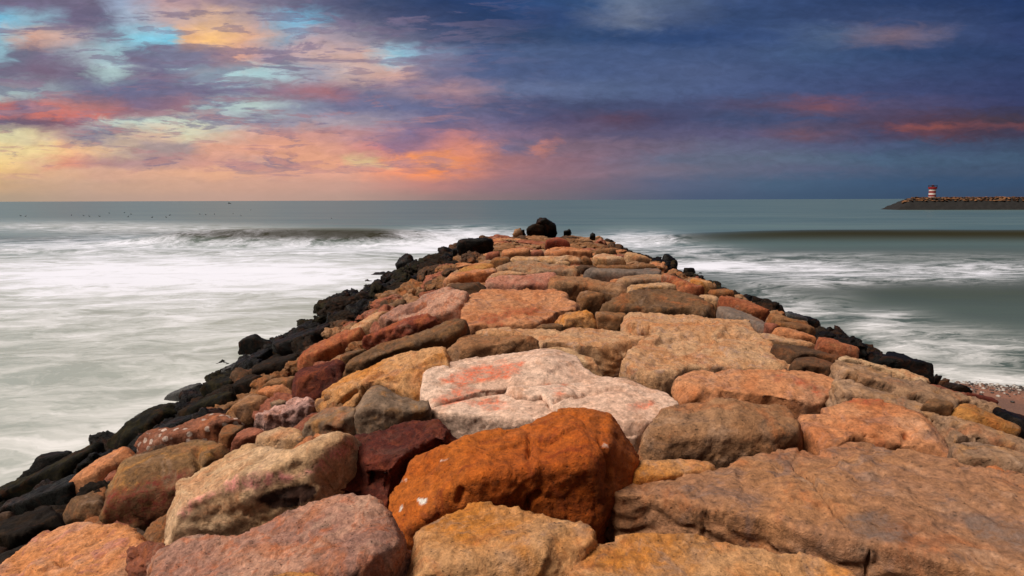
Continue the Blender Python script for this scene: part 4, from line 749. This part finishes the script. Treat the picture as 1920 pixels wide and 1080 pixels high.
# ------------------------------------------------------------------ terrain: rubble core of the jetty, sea bed and beach
def mound():
    xs = np.linspace(-9.5, 13, 150); ys = np.linspace(-6, 44, 300)
    X, Y = np.meshgrid(xs, ys)
    p = np.stack([X.ravel(), Y.ravel(), 0 * X.ravel()], 1)
    w = worley(p / .55); nz = (0.5 - w[0]) * .30 + fbm(p / .3, 3) * .05
    Z = surf(X, Y) - np.where((X < XL - .6) | (X > XR + .6), .42, .60) + nz.reshape(X.shape)
    me = grid_mesh('jetty_terrain', X, Y, np.maximum(Z, -1.9))
    tag(obj('jetty_terrain', me, PAL['blackbrown']), 'dark rubble bed showing in the gaps between the boulders', 'ground', kind='structure')
mound()
def shore(x): return 13.55 - 0.22 * (x - 9.7)
def beach():
    m = bpy.data.materials.new('wet_sand'); m.use_nodes = True; t = m.node_tree; t.nodes.clear(); g = N(t)
    tc = g.node('ShaderNodeTexCoord').outputs['Object']
    n = g.noise(tc, 1.1, 6, .6); f = g.noise(tc, 26, 6, .75); v = g.voro(tc, 30)
    col = g.mix(g.rng(n, .35, .65), lin((150, 100, 76)), lin((118, 84, 68)))
    col = g.mix(g.rng(f, .5, .72), col, lin((70, 56, 50)))
    bp = g.node('ShaderNodeBump'); bp.inputs['Strength'].default_value = .8; bp.inputs['Distance'].default_value = .03
    g.put(bp.inputs['Height'], g.math('ADD', v, f))
    b_ = g.node('ShaderNodeBsdfPrincipled'); g.put(b_.inputs['Base Color'], col); b_.inputs['Roughness'].default_value = .7
    g.l.new(bp.outputs[0], b_.inputs['Normal'])
    o = g.node('ShaderNodeOutputMaterial'); g.l.new(b_.outputs[0], o.inputs[0])
    # one ground sheet: sea bed that rises to the pebble beach on the right
    xs = np.concatenate([[-60, -20], np.linspace(5, 26, 110), [40, 80]]); ys = np.concatenate([[-40, -15], np.linspace(-4, 22, 130), [40, 90]])
    X, Y = np.meshgrid(xs, ys)
    p = np.stack([X.ravel(), Y.ravel(), 0 * X.ravel()], 1)
    rise = np.clip((shore(X) - Y) * 0.085, -1.7, 1.3)
    side = np.clip((X - 5) / 2.5, 0, 1); side = side * side * (3 - 2 * side)
    Z = -1.7 * (1 - side) + rise * side + (fbm(p / 2.0, 3) * .03).reshape(X.shape)
    tag(obj('ground', grid_mesh('ground', X, Y, Z), m), 'reddish brown pebble beach at the right edge', 'beach', kind='structure')
    # pebbles
    rs = np.random.RandomState(3); V = []; Fc = []
    ico = bmesh.new(); bmesh.ops.create_icosphere(ico, subdivisions=1, radius=1)
    iv = np.array([v.co for v in ico.verts]); ifc = [[v.index for v in f.verts] for f in ico.faces]; ico.free()
    ci = []
    for k in range(1500):
        x = rs.uniform(9.0, 14); y = shore(x) - abs(rs.normal(0, .8)) - .12
        s = rs.uniform(.012, .035) * (1.5 if rs.rand() < .08 else 1)
        z = (shore(x) - y) * .085 + s * .3
        a = rs.uniform(0, 6.28); ca, sa = math.cos(a), math.sin(a)
        q = iv * (s * rs.uniform(.8, 1.5), s, s * .6) * rs.uniform(.85, 1.15, size=(len(iv), 1))
        q = np.stack([q[:, 0] * ca - q[:, 1] * sa, q[:, 0] * sa + q[:, 1] * ca, q[:, 2]], 1) + (x, y, z)
        base = len(V); V.extend(q.tolist()); Fc.extend([[i + base for i in f] for f in ifc])
        ci.extend([rs.choice(3, p=[.30, .40, .30])] * len(ifc))
    me = mesh_from('pebbles', V, Fc); smooth(me)
    for c in ((190, 180, 170), (120, 96, 84), (62, 54, 50)):
        pm = bpy.data.materials.new('pebble'); pm.use_nodes = True; pb = pm.node_tree.nodes['Principled BSDF']
        g2 = N(pm.node_tree); pn = g2.noise(g2.node('ShaderNodeTexCoord').outputs['Object'], 40, 4)
        g2.put(pb.inputs['Base Color'], g2.mix(g2.rng(pn, .3, .7), lin(c), [q * .6 for q in lin(c)])); pb.inputs['Roughness'].default_value = .5
        me.materials.append(pm)
    me.polygons.foreach_set('material_index', np.array(ci, np.int32))
    tag(obj('pebbles', me), 'scattered pale and dark pebbles along the foam line of the beach', 'pebbles', kind='stuff')
beach()

# ------------------------------------------------------------------ sea
def sea():
    m = bpy.data.materials.new('sea_water'); m.use_nodes = True; t = m.node_tree; t.nodes.clear(); g = N(t)
    pos = g.node('ShaderNodeNewGeometry').outputs['Position']
    def A(n): return g.node('ShaderNodeAttribute', attribute_name=n).outputs['Fac']
    foam, milk, olive, swirl = A('foam'), A('milk'), A('olive'), A('swirl')
    x, y, z = g.sep(pos)
    # long soft streaks of foam drawn along the swell; warped so they curl
    wv = g.sep(g.noise(g.comb(x, y), 0.16, 3, .5, 0, out=1))
    xx = g.math('ADD', x, g.math('MULTIPLY', g.math('SUBTRACT', wv[0], .5), 5.0))
    yy = g.math('ADD', y, g.math('MULTIPLY', g.math('SUBTRACT', wv[1], .5), 3.2))
    wv2 = g.sep(g.noise(g.comb(x, g.math('MULTIPLY', y, 1.4)), 0.55, 4, .6, .3, out=1))
    xx = g.math('ADD', xx, g.math('MULTIPLY', g.math('SUBTRACT', wv2[0], .5), 1.6))
    yy = g.math('ADD', yy, g.math('MULTIPLY', g.math('SUBTRACT', wv2[1], .5), 1.3))
    yr = g.math('ADD', yy, g.math('MULTIPLY', xx, -0.10))
    s1 = g.noise(g.comb(g.math('MULTIPLY', xx, .34), g.math('MULTIPLY', yr, .60)), 1.0, 6, .62, .4)
    s2 = g.noise(g.comb(g.math('MULTIPLY', xx, .85), g.math('MULTIPLY', yr, 2.5)), 1.0, 6, .66, .5)
    s3 = g.noise(g.comb(g.math('MULTIPLY', xx, 2.6), g.math('MULTIPLY', yr, 8.5)), 1.0, 4, .6, .3)
    n = g.math('ADD', g.math('ADD', g.math('MULTIPLY', s1, .5), g.math('MULTIPLY', s2, .34)), g.math('MULTIPLY', s3, .16))
    amp = g.rng(foam, 0.0, .35, .0, 1.0)
    fo = g.math('ADD', foam, g.math('MULTIPLY', g.math('MULTIPLY', g.math('SUBTRACT', n, .5), 4.6), amp), clamp=True)
    ft = g.rng(g.math('MULTIPLY', y, 1), 60, 400)
    far = g.noise(g.comb(g.math('MULTIPLY', x, .012), g.math('MULTIPLY', y, .09)), 1.0, 6, .65)
    water = g.mix(g.rng(far, .35, .65), lin((72, 98, 102)), lin((92, 114, 114)))
    water = g.mix(milk, water, g.mix(g.rng(x, 2, 8), lin((158, 163, 154)), lin((76, 86, 72))))
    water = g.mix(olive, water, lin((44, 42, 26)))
    white = g.mix(g.rng(y, 8, 34), lin((214, 213, 212)), lin((222, 224, 236)))
    col = g.mix(fo, water, white)
    nb = g.noise(g.comb(g.math('MULTIPLY', x, .3), g.math('MULTIPLY', y, 1.6)), 1.0, 5, .6)
    bp = g.node('ShaderNodeBump'); bp.inputs['Strength'].default_value = .25; bp.inputs['Distance'].default_value = .12
    g.put(bp.inputs['Height'], g.math('ADD', nb, g.math('MULTIPLY', n, .5)))
    b_ = g.node('ShaderNodeBsdfPrincipled'); g.put(b_.inputs['Base Color'], col)
    g.put(b_.inputs['Roughness'], g.math('ADD', .34, g.math('MULTIPLY', fo, .5)))
    g.put(b_.inputs['Specular IOR Level'], g.math('SUBTRACT', .40, g.math('ADD', g.math('MULTIPLY', fo, .30), g.math('MULTIPLY', g.math('MULTIPLY', olive, g.math('SUBTRACT', 1.0, fo)), .38))))
    g.l.new(bp.outputs[0], b_.inputs['Normal'])
    o = g.node('ShaderNodeOutputMaterial'); g.l.new(b_.outputs[0], o.inputs[0])
    # fan-shaped sheet, fine near the jetty and coarse towards the horizon
    r = np.concatenate([np.linspace(18, 120, 420), 120 * (30000 / 120) ** (np.linspace(0, 1, 120)[1:])])
    th = np.radians(np.linspace(-78, 78, 620))
    RR, TH = np.meshgrid(r, th, indexing='ij')
    X = RR * np.sin(TH); Y = RR * np.cos(TH) - 24
    P = np.stack([X.ravel(), Y.ravel(), 0 * X.ravel()], 1)
    x, y = P[:, 0], P[:, 1]
    z = np.zeros(len(P))
    def crest(yc, h, front, back, xa, xb, fx):
        c = yc + 1.4 * np.sin(x * .045 + yc) + .6 * np.sin(x * .13 + 2 * yc)
        d = y - c
        prof = np.where(d < 0, np.exp(-(d / front) ** 2), np.exp(-(d / back) ** 2))
        w = 1 / (1 + np.exp(-(x - xa) / fx)) * 1 / (1 + np.exp((x - xb) / fx))
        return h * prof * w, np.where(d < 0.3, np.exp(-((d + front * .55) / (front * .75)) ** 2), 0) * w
    w1, f1 = crest(57, 1.6, 2.1, 4.5, -32, -4.5, 3)           # breaker to the left
    w2, f2 = crest(58, 1.15, 2.4, 5.5, 13, 160, 4)           # long swell to the right
    w3, f3 = crest(47.5, .30, 1.2, 3.0, -80, -14, 5)         # bore of white water on the left
    w4, f4 = crest(28.5, .38, 3.2, 3.5, 9, 60, 2.5)          # low swell near the right slope
    w5, f5 = crest(92, .45, 4.5, 8, -120, 160, 8)
    w6, f6 = crest(125, .35, 5, 10, -200, 200, 8)
    z += w1 + w2 + w3 + w4 + w5 + w6
    z += (fbm(P * np.array([.05, .16, 1]), 3) * .10) * np.clip((260 - y) / 200, 0, 1) + fbm(P * np.array([.3, .5, 1]) + 9, 2) * .035 * np.clip((70 - y) / 40, 0, 1)
    P[:, 2] = z
    # where the foam lies, plus a painted band of reflected light at far left (measured off the photograph, laid on the sea as a map)
    q, dep = project(np.stack([x, y, z], 1)); ok = dep > 1
    def blobs(L):
        v = np.zeros(len(P))
        for cx, cy, rx, ry, a in L: v += a * np.exp(-((q[:, 0] - cx) / rx) ** 2 - ((q[:, 1] - cy) / ry) ** 2)
        return np.where(ok, v, 0)
    foam = blobs([(180,515,330,38,1.0),(520,510,260,40,.60),(80,570,320,40,.32),(420,590,260,45,.30),(640,515,130,30,.35),(250,660,400,60,.14),(430,715,130,50,.42),(330,770,130,50,.45),(560,640,90,40,.35),(130,830,170,60,.38),(40,720,200,80,.26),(200,620,300,50,.12),(560,457,230,9,.34),(860,440,90,10,.3),(260,860,120,30,.35),(20,900,130,60,.3),(150,850,80,40,.2),
        (660,468,200,7,.42),(230,455,170,14,.38),(880,450,110,20,.85),(790,462,80,12,.45),(90,425,260,10,.30),(90,462,160,9,.38),(330,430,200,10,.22),  # wide band at far left is reflected light painted as pale foam
        (1190,452,80,16,.78),(1300,470,90,10,.30),(1400,500,190,13,.72),(1640,512,230,14,.42),(1310,498,70,10,.5),(1850,508,120,20,.40),(1500,530,150,10,.30),(1560,480,300,8,.18),
        (1820,690,170,34,.50),(1700,655,60,20,.60),(1640,625,50,20,.45),(1660,595,70,14,.42),(1760,620,80,16,.25),(1480,590,60,34,.30),(1420,565,60,22,.40),(1560,580,60,30,.18),(1860,650,120,26,.35),(1900,715,120,12,.4)])
    milk = np.where(x < 6, 1, 0.0) * np.clip((62 - y) / 25, 0, 1) * .95 + blobs([(90,425,300,9,.5),(330,430,220,10,.45),(640,430,260,7,.2),(1700,470,500,14,.15)]) + np.where(x > 6, np.clip((62 - y) / 20, 0, 1) * .85, 0)  # milk also carries the painted reflected-light band at far left
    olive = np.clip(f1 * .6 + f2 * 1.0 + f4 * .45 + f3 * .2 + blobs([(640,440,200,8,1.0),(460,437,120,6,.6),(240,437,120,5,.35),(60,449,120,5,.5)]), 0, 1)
    me = grid_mesh('sea', P[:, 0].reshape(RR.shape), P[:, 1].reshape(RR.shape), P[:, 2].reshape(RR.shape))
    attr(me, 'foam', np.clip(foam, 0, 1.1)); attr(me, 'milk', np.clip(milk, 0, 1)); attr(me, 'olive', olive); attr(me, 'swirl', foam * 0)
    tag(obj('sea', me, m), 'grey green sea with milky white surf around the jetty', 'sea', kind='structure')
sea()

# ------------------------------------------------------------------ far breakwater and its light
def flat_mat(name, c, c2=None, rough=.6, scale=6):
    m = bpy.data.materials.new(name); m.use_nodes = True; g = N(m.node_tree); p = m.node_tree.nodes['Principled BSDF']
    n = g.noise(g.node('ShaderNodeTexCoord').outputs['Object'], scale, 5, .65)
    g.put(p.inputs['Base Color'], g.mix(g.rng(n, .3, .7), lin(c), lin(c2 or [q * .8 for q in c]))); p.inputs['Roughness'].default_value = rough
    return m
BW0 = np.array([139.0, 236.0]); BW1 = np.array([262.0, 214.0])
def breakwater():
    ax = (BW1 - BW0) / np.linalg.norm(BW1 - BW0); nr = np.array([ax[1], -ax[0]])     # nr points to the viewer
    Ln = np.linalg.norm(BW1 - BW0)
    us = np.linspace(-7, Ln, 320); vs = np.linspace(-9, 9, 60)
    U, V = np.meshgrid(us, vs)
    top = 4.15
    d = np.maximum(np.abs(V) - 2.2, 0); e = np.maximum(6 - U, 0)
    H = top - np.maximum(d * .72, e * .58)
    p = np.stack([U.ravel(), V.ravel(), 0 * U.ravel()], 1)
    w = worley(p / 1.3); H = H + ((.5 - w[0]) * .55).reshape(U.shape)
    X = BW0[0] + U * ax[0] + V * nr[0]; Y = BW0[1] + U * ax[1] + V * nr[1]
    root = bpy.data.objects.new('breakwater', None); C.objects.link(root); root.location = (BW0[0], BW0[1], 0)
    tag(root, 'long low stone breakwater with a black tide band, carrying the striped light', 'breakwater')
    me = grid_mesh('core', X - BW0[0], Y - BW0[1], np.maximum(H, -1.2))
    o = obj('core', me, flat_mat('breakwater_core', (24, 20, 18), (14, 12, 11), .9, .8), root)
    bm = bmesh.new(); me2 = bpy.data.meshes.new('cap')
    rs = random.Random(4)
    # capping wall along the rear of the crest
    L2 = Ln - 14
    bmesh.ops.create_cube(bm, size=1)
    bmesh.ops.scale(bm, vec=(L2, .8, .5), verts=bm.verts)
    bmesh.ops.bevel(bm, geom=bm.edges[:], offset=.06, segments=1, affect='EDGES')
    bm.to_mesh(me2); bm.free()
    cap = obj('capping_wall', me2, flat_mat('old_concrete', (96, 88, 80), (70, 64, 60), .9, 2), root)
    mid = ax * (14 + L2 / 2) - nr * 1.6
    cap.location = (mid[0], mid[1], top + .05); cap.rotation_euler = (0, 0, math.atan2(ax[1], ax[0]))
    mats = [PAL[k] for k in ('darkbrown', 'darkbrown', 'moss', 'darkbrown', 'brown')]
    low = []
    for s in range(4):
        l = rock_low(40 + s); low.append(l)
    n = 0
    for row in range(4):
        u = 1.5 + row * .3
        while u < 84 and n < 240:
            v = 1.3 + row * .75 + rs.uniform(-.2, .2)
            zz = top - max(max(v - 2.2, 0) * .72, max(6 - u, 0) * .58) + .1
            if zz > 2.35:
                st = bpy.data.objects.new('armour_stone', low[rs.randrange(4)]); C.objects.link(st)
                st.material_slots[0].link = 'OBJECT'; st.material_slots[0].material = mats[rs.randrange(len(mats))]
                s = rs.uniform(.95, 1.5); st.scale = (s * rs.uniform(1, 1.9), s * rs.uniform(.8, 1.2), s * rs.uniform(.5, .8)); st.rotation_euler = (0, 0, rs.uniform(0, 6.28))
                q = BW0 + ax * u + nr * v
                st.location = (q[0], q[1], zz)
                tag(st, 'brown armour stone on the upper face of the distant breakwater', 'stone', 'armour stones on the distant breakwater'); n += 1
            u += rs.uniform(1.1, 1.7)
def rock_low(seed):
    rs = np.random.RandomState(seed); bm = bmesh.new()
    for _ in range(16):
        v = rs.normal(size=3); v /= np.linalg.norm(v); bm.verts.new(tuple(v * rs.uniform(.45, .6) * (1.1, .9, .7)))
    bmesh.ops.convex_hull(bm, input=bm.verts)
    bmesh.ops.delete(bm, geom=[v for v in bm.verts if not v.link_faces], context='VERTS')
    me = bpy.data.meshes.new('armour_stone'); bm.to_mesh(me); bm.free(); me.materials.append(None)
    return me
breakwater()
def lathe(name, prof, mat, parent, seg=40):
    V = []; Fc = []
    for r_, z_ in prof:
        for k in range(seg): V.append((r_ * math.cos(2 * math.pi * k / seg), r_ * math.sin(2 * math.pi * k / seg), z_))
    for i in range(len(prof) - 1):
        for k in range(seg):
            j = (k + 1) % seg; Fc.append((i * seg + k, i * seg + j, (i + 1) * seg + j, (i + 1) * seg + k))
    Fc.append(tuple(range(seg))[::-1]); Fc.append(tuple((len(prof) - 1) * seg + k for k in range(seg)))
    me = mesh_from(name, V, Fc)
    bm = bmesh.new(); bm.from_mesh(me); bmesh.ops.recalc_face_normals(bm, faces=bm.faces); bm.to_mesh(me); bm.free()
    return obj(name, me, mat, parent)
def lighthouse():
    root = bpy.data.objects.new('lighthouse', None); C.objects.link(root)
    d = ray(1746.5, 380); t = 238.5 / d[1]; root.location = (d[0] * t, 238.5, 3.7)
    tag(root, 'small round red and white striped lighthouse with a wide top gallery', 'lighthouse')
    red = flat_mat('red_paint', (150, 22, 26), (122, 16, 22), .5, 3); wht = flat_mat('white_paint', (226, 214, 206), (206, 192, 184), .5, 3); drk = flat_mat('dark_metal', (60, 24, 34), (44, 20, 28), .5, 5)
    gl = flat_mat('lantern_glass', (120, 110, 116), (90, 84, 92), .15, 5)
    r = 1.16; zs = [0, .95, 1.58, 2.28, 2.98, 3.62]
    for i in range(5):
        o = lathe('stripe', [(r, zs[i]), (r, zs[i + 1])], wht if i % 2 == 0 else red, root)
        o['label'] = 'white painted stripe' if i % 2 == 0 else 'red painted stripe'
    lathe('gallery', [(r, 3.622), (1.36, 3.80), (1.44, 3.84), (1.44, 4.45), (1.38, 4.45), (1.38, 3.95)], red, root)
    rr = lathe('railing', [(1.36, 5.02), (1.46, 5.02), (1.46, 5.10), (1.36, 5.10), (1.36, 5.02)], drk, root)
    pb = bmesh.new(); bmesh.ops.create_cone(pb, cap_ends=True, segments=6, radius1=.035, radius2=.035, depth=.6)
    pm = bpy.data.meshes.new('post'); pb.to_mesh(pm); pb.free(); pm.materials.append(drk)
    for k in range(14):
        a = 2 * math.pi * k / 14
        obj('post', pm, None, rr, (1.41 * math.cos(a), 1.41 * math.sin(a), 4.74))
    lathe('lantern_room', [(.78, 3.96), (.78, 4.62)], wht, root); lan = lathe('lantern', [(.42, 4.622), (.42, 5.0)], gl, root)
    lathe('lantern_roof', [(.50, 5.002), (.50, 5.08), (.12, 5.22)], red, lan)
    bm = bmesh.new(); bmesh.ops.create_cube(bm, size=1); bmesh.ops.scale(bm, vec=(.8, .12, 1.7), verts=bm.verts); bmesh.ops.bevel(bm, geom=bm.edges[:], offset=.03, segments=1, affect='EDGES')
    me = bpy.data.meshes.new('door'); bm.to_mesh(me); bm.free()
    dr = obj('door', me, drk, root); a = R(-60); dr.location = (1.16 * math.sin(R(70)), -1.16 * math.cos(R(70)), .9); dr.rotation_euler = (0, 0, R(70))
lighthouse()

# ------------------------------------------------------------------ specks out on the water
def seabirds():
    bm = bmesh.new()
    bmesh.ops.create_uvsphere(bm, u_segments=12, v_segments=8, radius=.5, matrix=Matrix.Diagonal((.62, .30, .26, 1)))
    for v in bm.verts:
        if v.co.x < -.15: v.co.z += (-.15 - v.co.x) * .35; v.co.y *= .7
    bmesh.ops.create_cone(bm, cap_ends=True, segments=8, radius1=.075, radius2=.05, depth=.22, matrix=Matrix.Translation((.24, 0, .17)) @ Matrix.Rotation(R(18), 4, 'Y'))
    bmesh.ops.create_uvsphere(bm, u_segments=10, v_segments=6, radius=.075, matrix=Matrix.Translation((.29, 0, .29)))
    bmesh.ops.create_cone(bm, cap_ends=True, segments=6, radius1=.03, radius2=.005, depth=.12, matrix=Matrix.Translation((.40, 0, .28)) @ Matrix.Rotation(R(95), 4, 'Y'))
    me = bpy.data.meshes.new('seabird'); bm.to_mesh(me); bm.free(); smooth(me); me.materials.append(flat_mat('dark_plumage', (86, 90, 92), (70, 74, 76), .8, 8))
    for px, py in [(39,405),(48,406),(134,404),(157,405),(168,406),(187,406),(233,399),(240,407),(246,402),(285,408),(312,408),(375,402),(386,403),(402,402),(437,401),(452,405),(470,394),(622,411),(318,404),(205,400)]:
        d = ray(px, py + .3); t = -CAM_Z / d[2]
        o = bpy.data.objects.new('seabird', me); C.objects.link(o)
        s = .7; o.scale = (s, s, s); o.location = (d[0] * t, d[1] * t, .12); o.rotation_euler = (0, 0, (px * 1.7) % 6.28)
        tag(o, 'dark seabird floating on the open sea to the left of the jetty', 'bird', 'seabirds floating far out on the left')
seabirds()
def boat():
    root = bpy.data.objects.new('fishing_boat', None); C.objects.link(root)
    d = ray(430, 377.4); t = 900 / d[1]; root.location = (d[0] * t, 900, 0); root.scale = (.7, .7, .7); root.rotation_euler = (0, 0, R(12))
    tag(root, 'tiny dark fishing boat on the horizon above the left surf', 'boat')
    secs = [(-2.6, .75, 1.0), (-1.5, 1.0, .95), (0, 1.05, .95), (1.4, .8, 1.1), (2.5, .3, 1.35), (2.9, .02, 1.45)]
    V = []; Fc = []
    for x, w, h in secs: V += [(x, -w, h), (x, -w * .7, -.2), (x, w * .7, -.2), (x, w, h)]
    for i in range(len(secs) - 1):
        a = i * 4
        for k in range(3): Fc.append((a + k, a + 4 + k, a + 5 + k, a + 1 + k))
        Fc.append((a + 3, a + 7, a + 4, a))
    Fc.append((0, 1, 2, 3))
    dk = flat_mat('boat_paint', (52, 48, 52), (40, 36, 40), .5, 3)
    obj('hull', mesh_from('hull', V, Fc), dk, root)
    bm = bmesh.new(); bmesh.ops.create_cube(bm, size=1, matrix=Matrix.Translation((-.6, 0, 1.75)) @ Matrix.Diagonal((1.5, 1.3, 1.6, 1))); bmesh.ops.bevel(bm, geom=bm.edges[:], offset=.08, segments=1, affect='EDGES')
    me = bpy.data.meshes.new('cabin'); bm.to_mesh(me); bm.free(); obj('cabin', me, dk, root)
    bm = bmesh.new(); bmesh.ops.create_cone(bm, cap_ends=True, segments=8, radius1=.07, radius2=.05, depth=2.2, matrix=Matrix.Translation((-1.6, 0, 2.0)))
    me = bpy.data.meshes.new('mast'); bm.to_mesh(me); bm.free(); obj('mast', me, dk, root)
boat()

# ------------------------------------------------------------------ keep the small rocks that show and name each by its neighbour
def label_small_rocks():
    bpy.context.view_layer.update()
    dg = bpy.context.evaluated_depsgraph_get()
    hits = {}
    org = Vector((0, 0, CAM_Z)); cpos = {}
    for py in np.arange(424, 1080, 2.6):
        for px in np.arange(1, 1920, 2.6):
            h, loc, no, idx, ob, mx = scene.ray_cast(dg, org, Vector(ray(px, py)))
            if h:
                n = ob.name
                if n in hits:
                    e = hits[n]; e[0] += 1; e[1] += px; e[2] += py
                else: hits[n] = [1, px, py]
    refs = []
    for o, px, ref, cen in HERO:
        e = hits.get(o.name)
        if ref and e and e[0] > 6: refs.append((ref, e[1] / e[0], e[2] / e[0]))
    desc = {'black': 'black', 'blackbrown': 'blackish brown', 'blackmoss': 'dark olive', 'darkbrown': 'dark brown', 'brown': 'brown', 'redbrown': 'reddish brown', 'tanbrown': 'tan brown', 'orangetan': 'orange tan', 'tan': 'tan', 'greytan': 'grey tan'}
    groups = {}; keep = 0
    cand = []
    for o, kind, px in FILL:
        e = hits.get(o.name)
        if not e or e[0] < 2: bpy.data.objects.remove(o); continue
        cand.append((e[0], o, kind, e[1] / e[0], e[2] / e[0]))
    cand.sort(key=lambda c: -c[0])
    for c in cand[290:]: bpy.data.objects.remove(c[1])
    for cnt, o, kind, x, y in cand[:290]:
        best = min(refs, key=lambda r: math.hypot(r[1] - x, (r[2] - y) * 1.6))
        dx, dy = x - best[1], (y - best[2]) * 1.6
        side = ('right of' if dx > 0 else 'left of') if abs(dx) > abs(dy) else ('below' if dy > 0 else 'above')
        size = 'big' if cnt > 150 else ('small' if cnt > 30 else 'tiny')
        groups.setdefault((desc[kind], side, best[0]), []).append((math.hypot(dx, dy), o, size, y))
    for (col, side, ref), L in groups.items():
        L.sort(key=lambda q: q[0])
        for i, (dd, o, size, y) in enumerate(L):
            od = '' if len(L) == 1 else ('nearest ' if i == 0 else ('farthest ' if i == len(L) - 1 else ('second nearest ', 'third nearest ', 'fourth nearest ', 'fifth nearest ', 'sixth nearest ')[min(i - 1, 4)]))
            tag(o, f'{od}{col} rock {side} the {ref}', 'rock', 'small rocks packed between the boulders')
    print('SMALL ROCKS', min(len(cand), 290), 'of', len(FILL))
    lost = [o.name + ': ' + o['label'] for o, *_ in HERO if hits.get(o.name, [0])[0] < 3]
    print('HIDDEN', lost)
label_small_rocks()
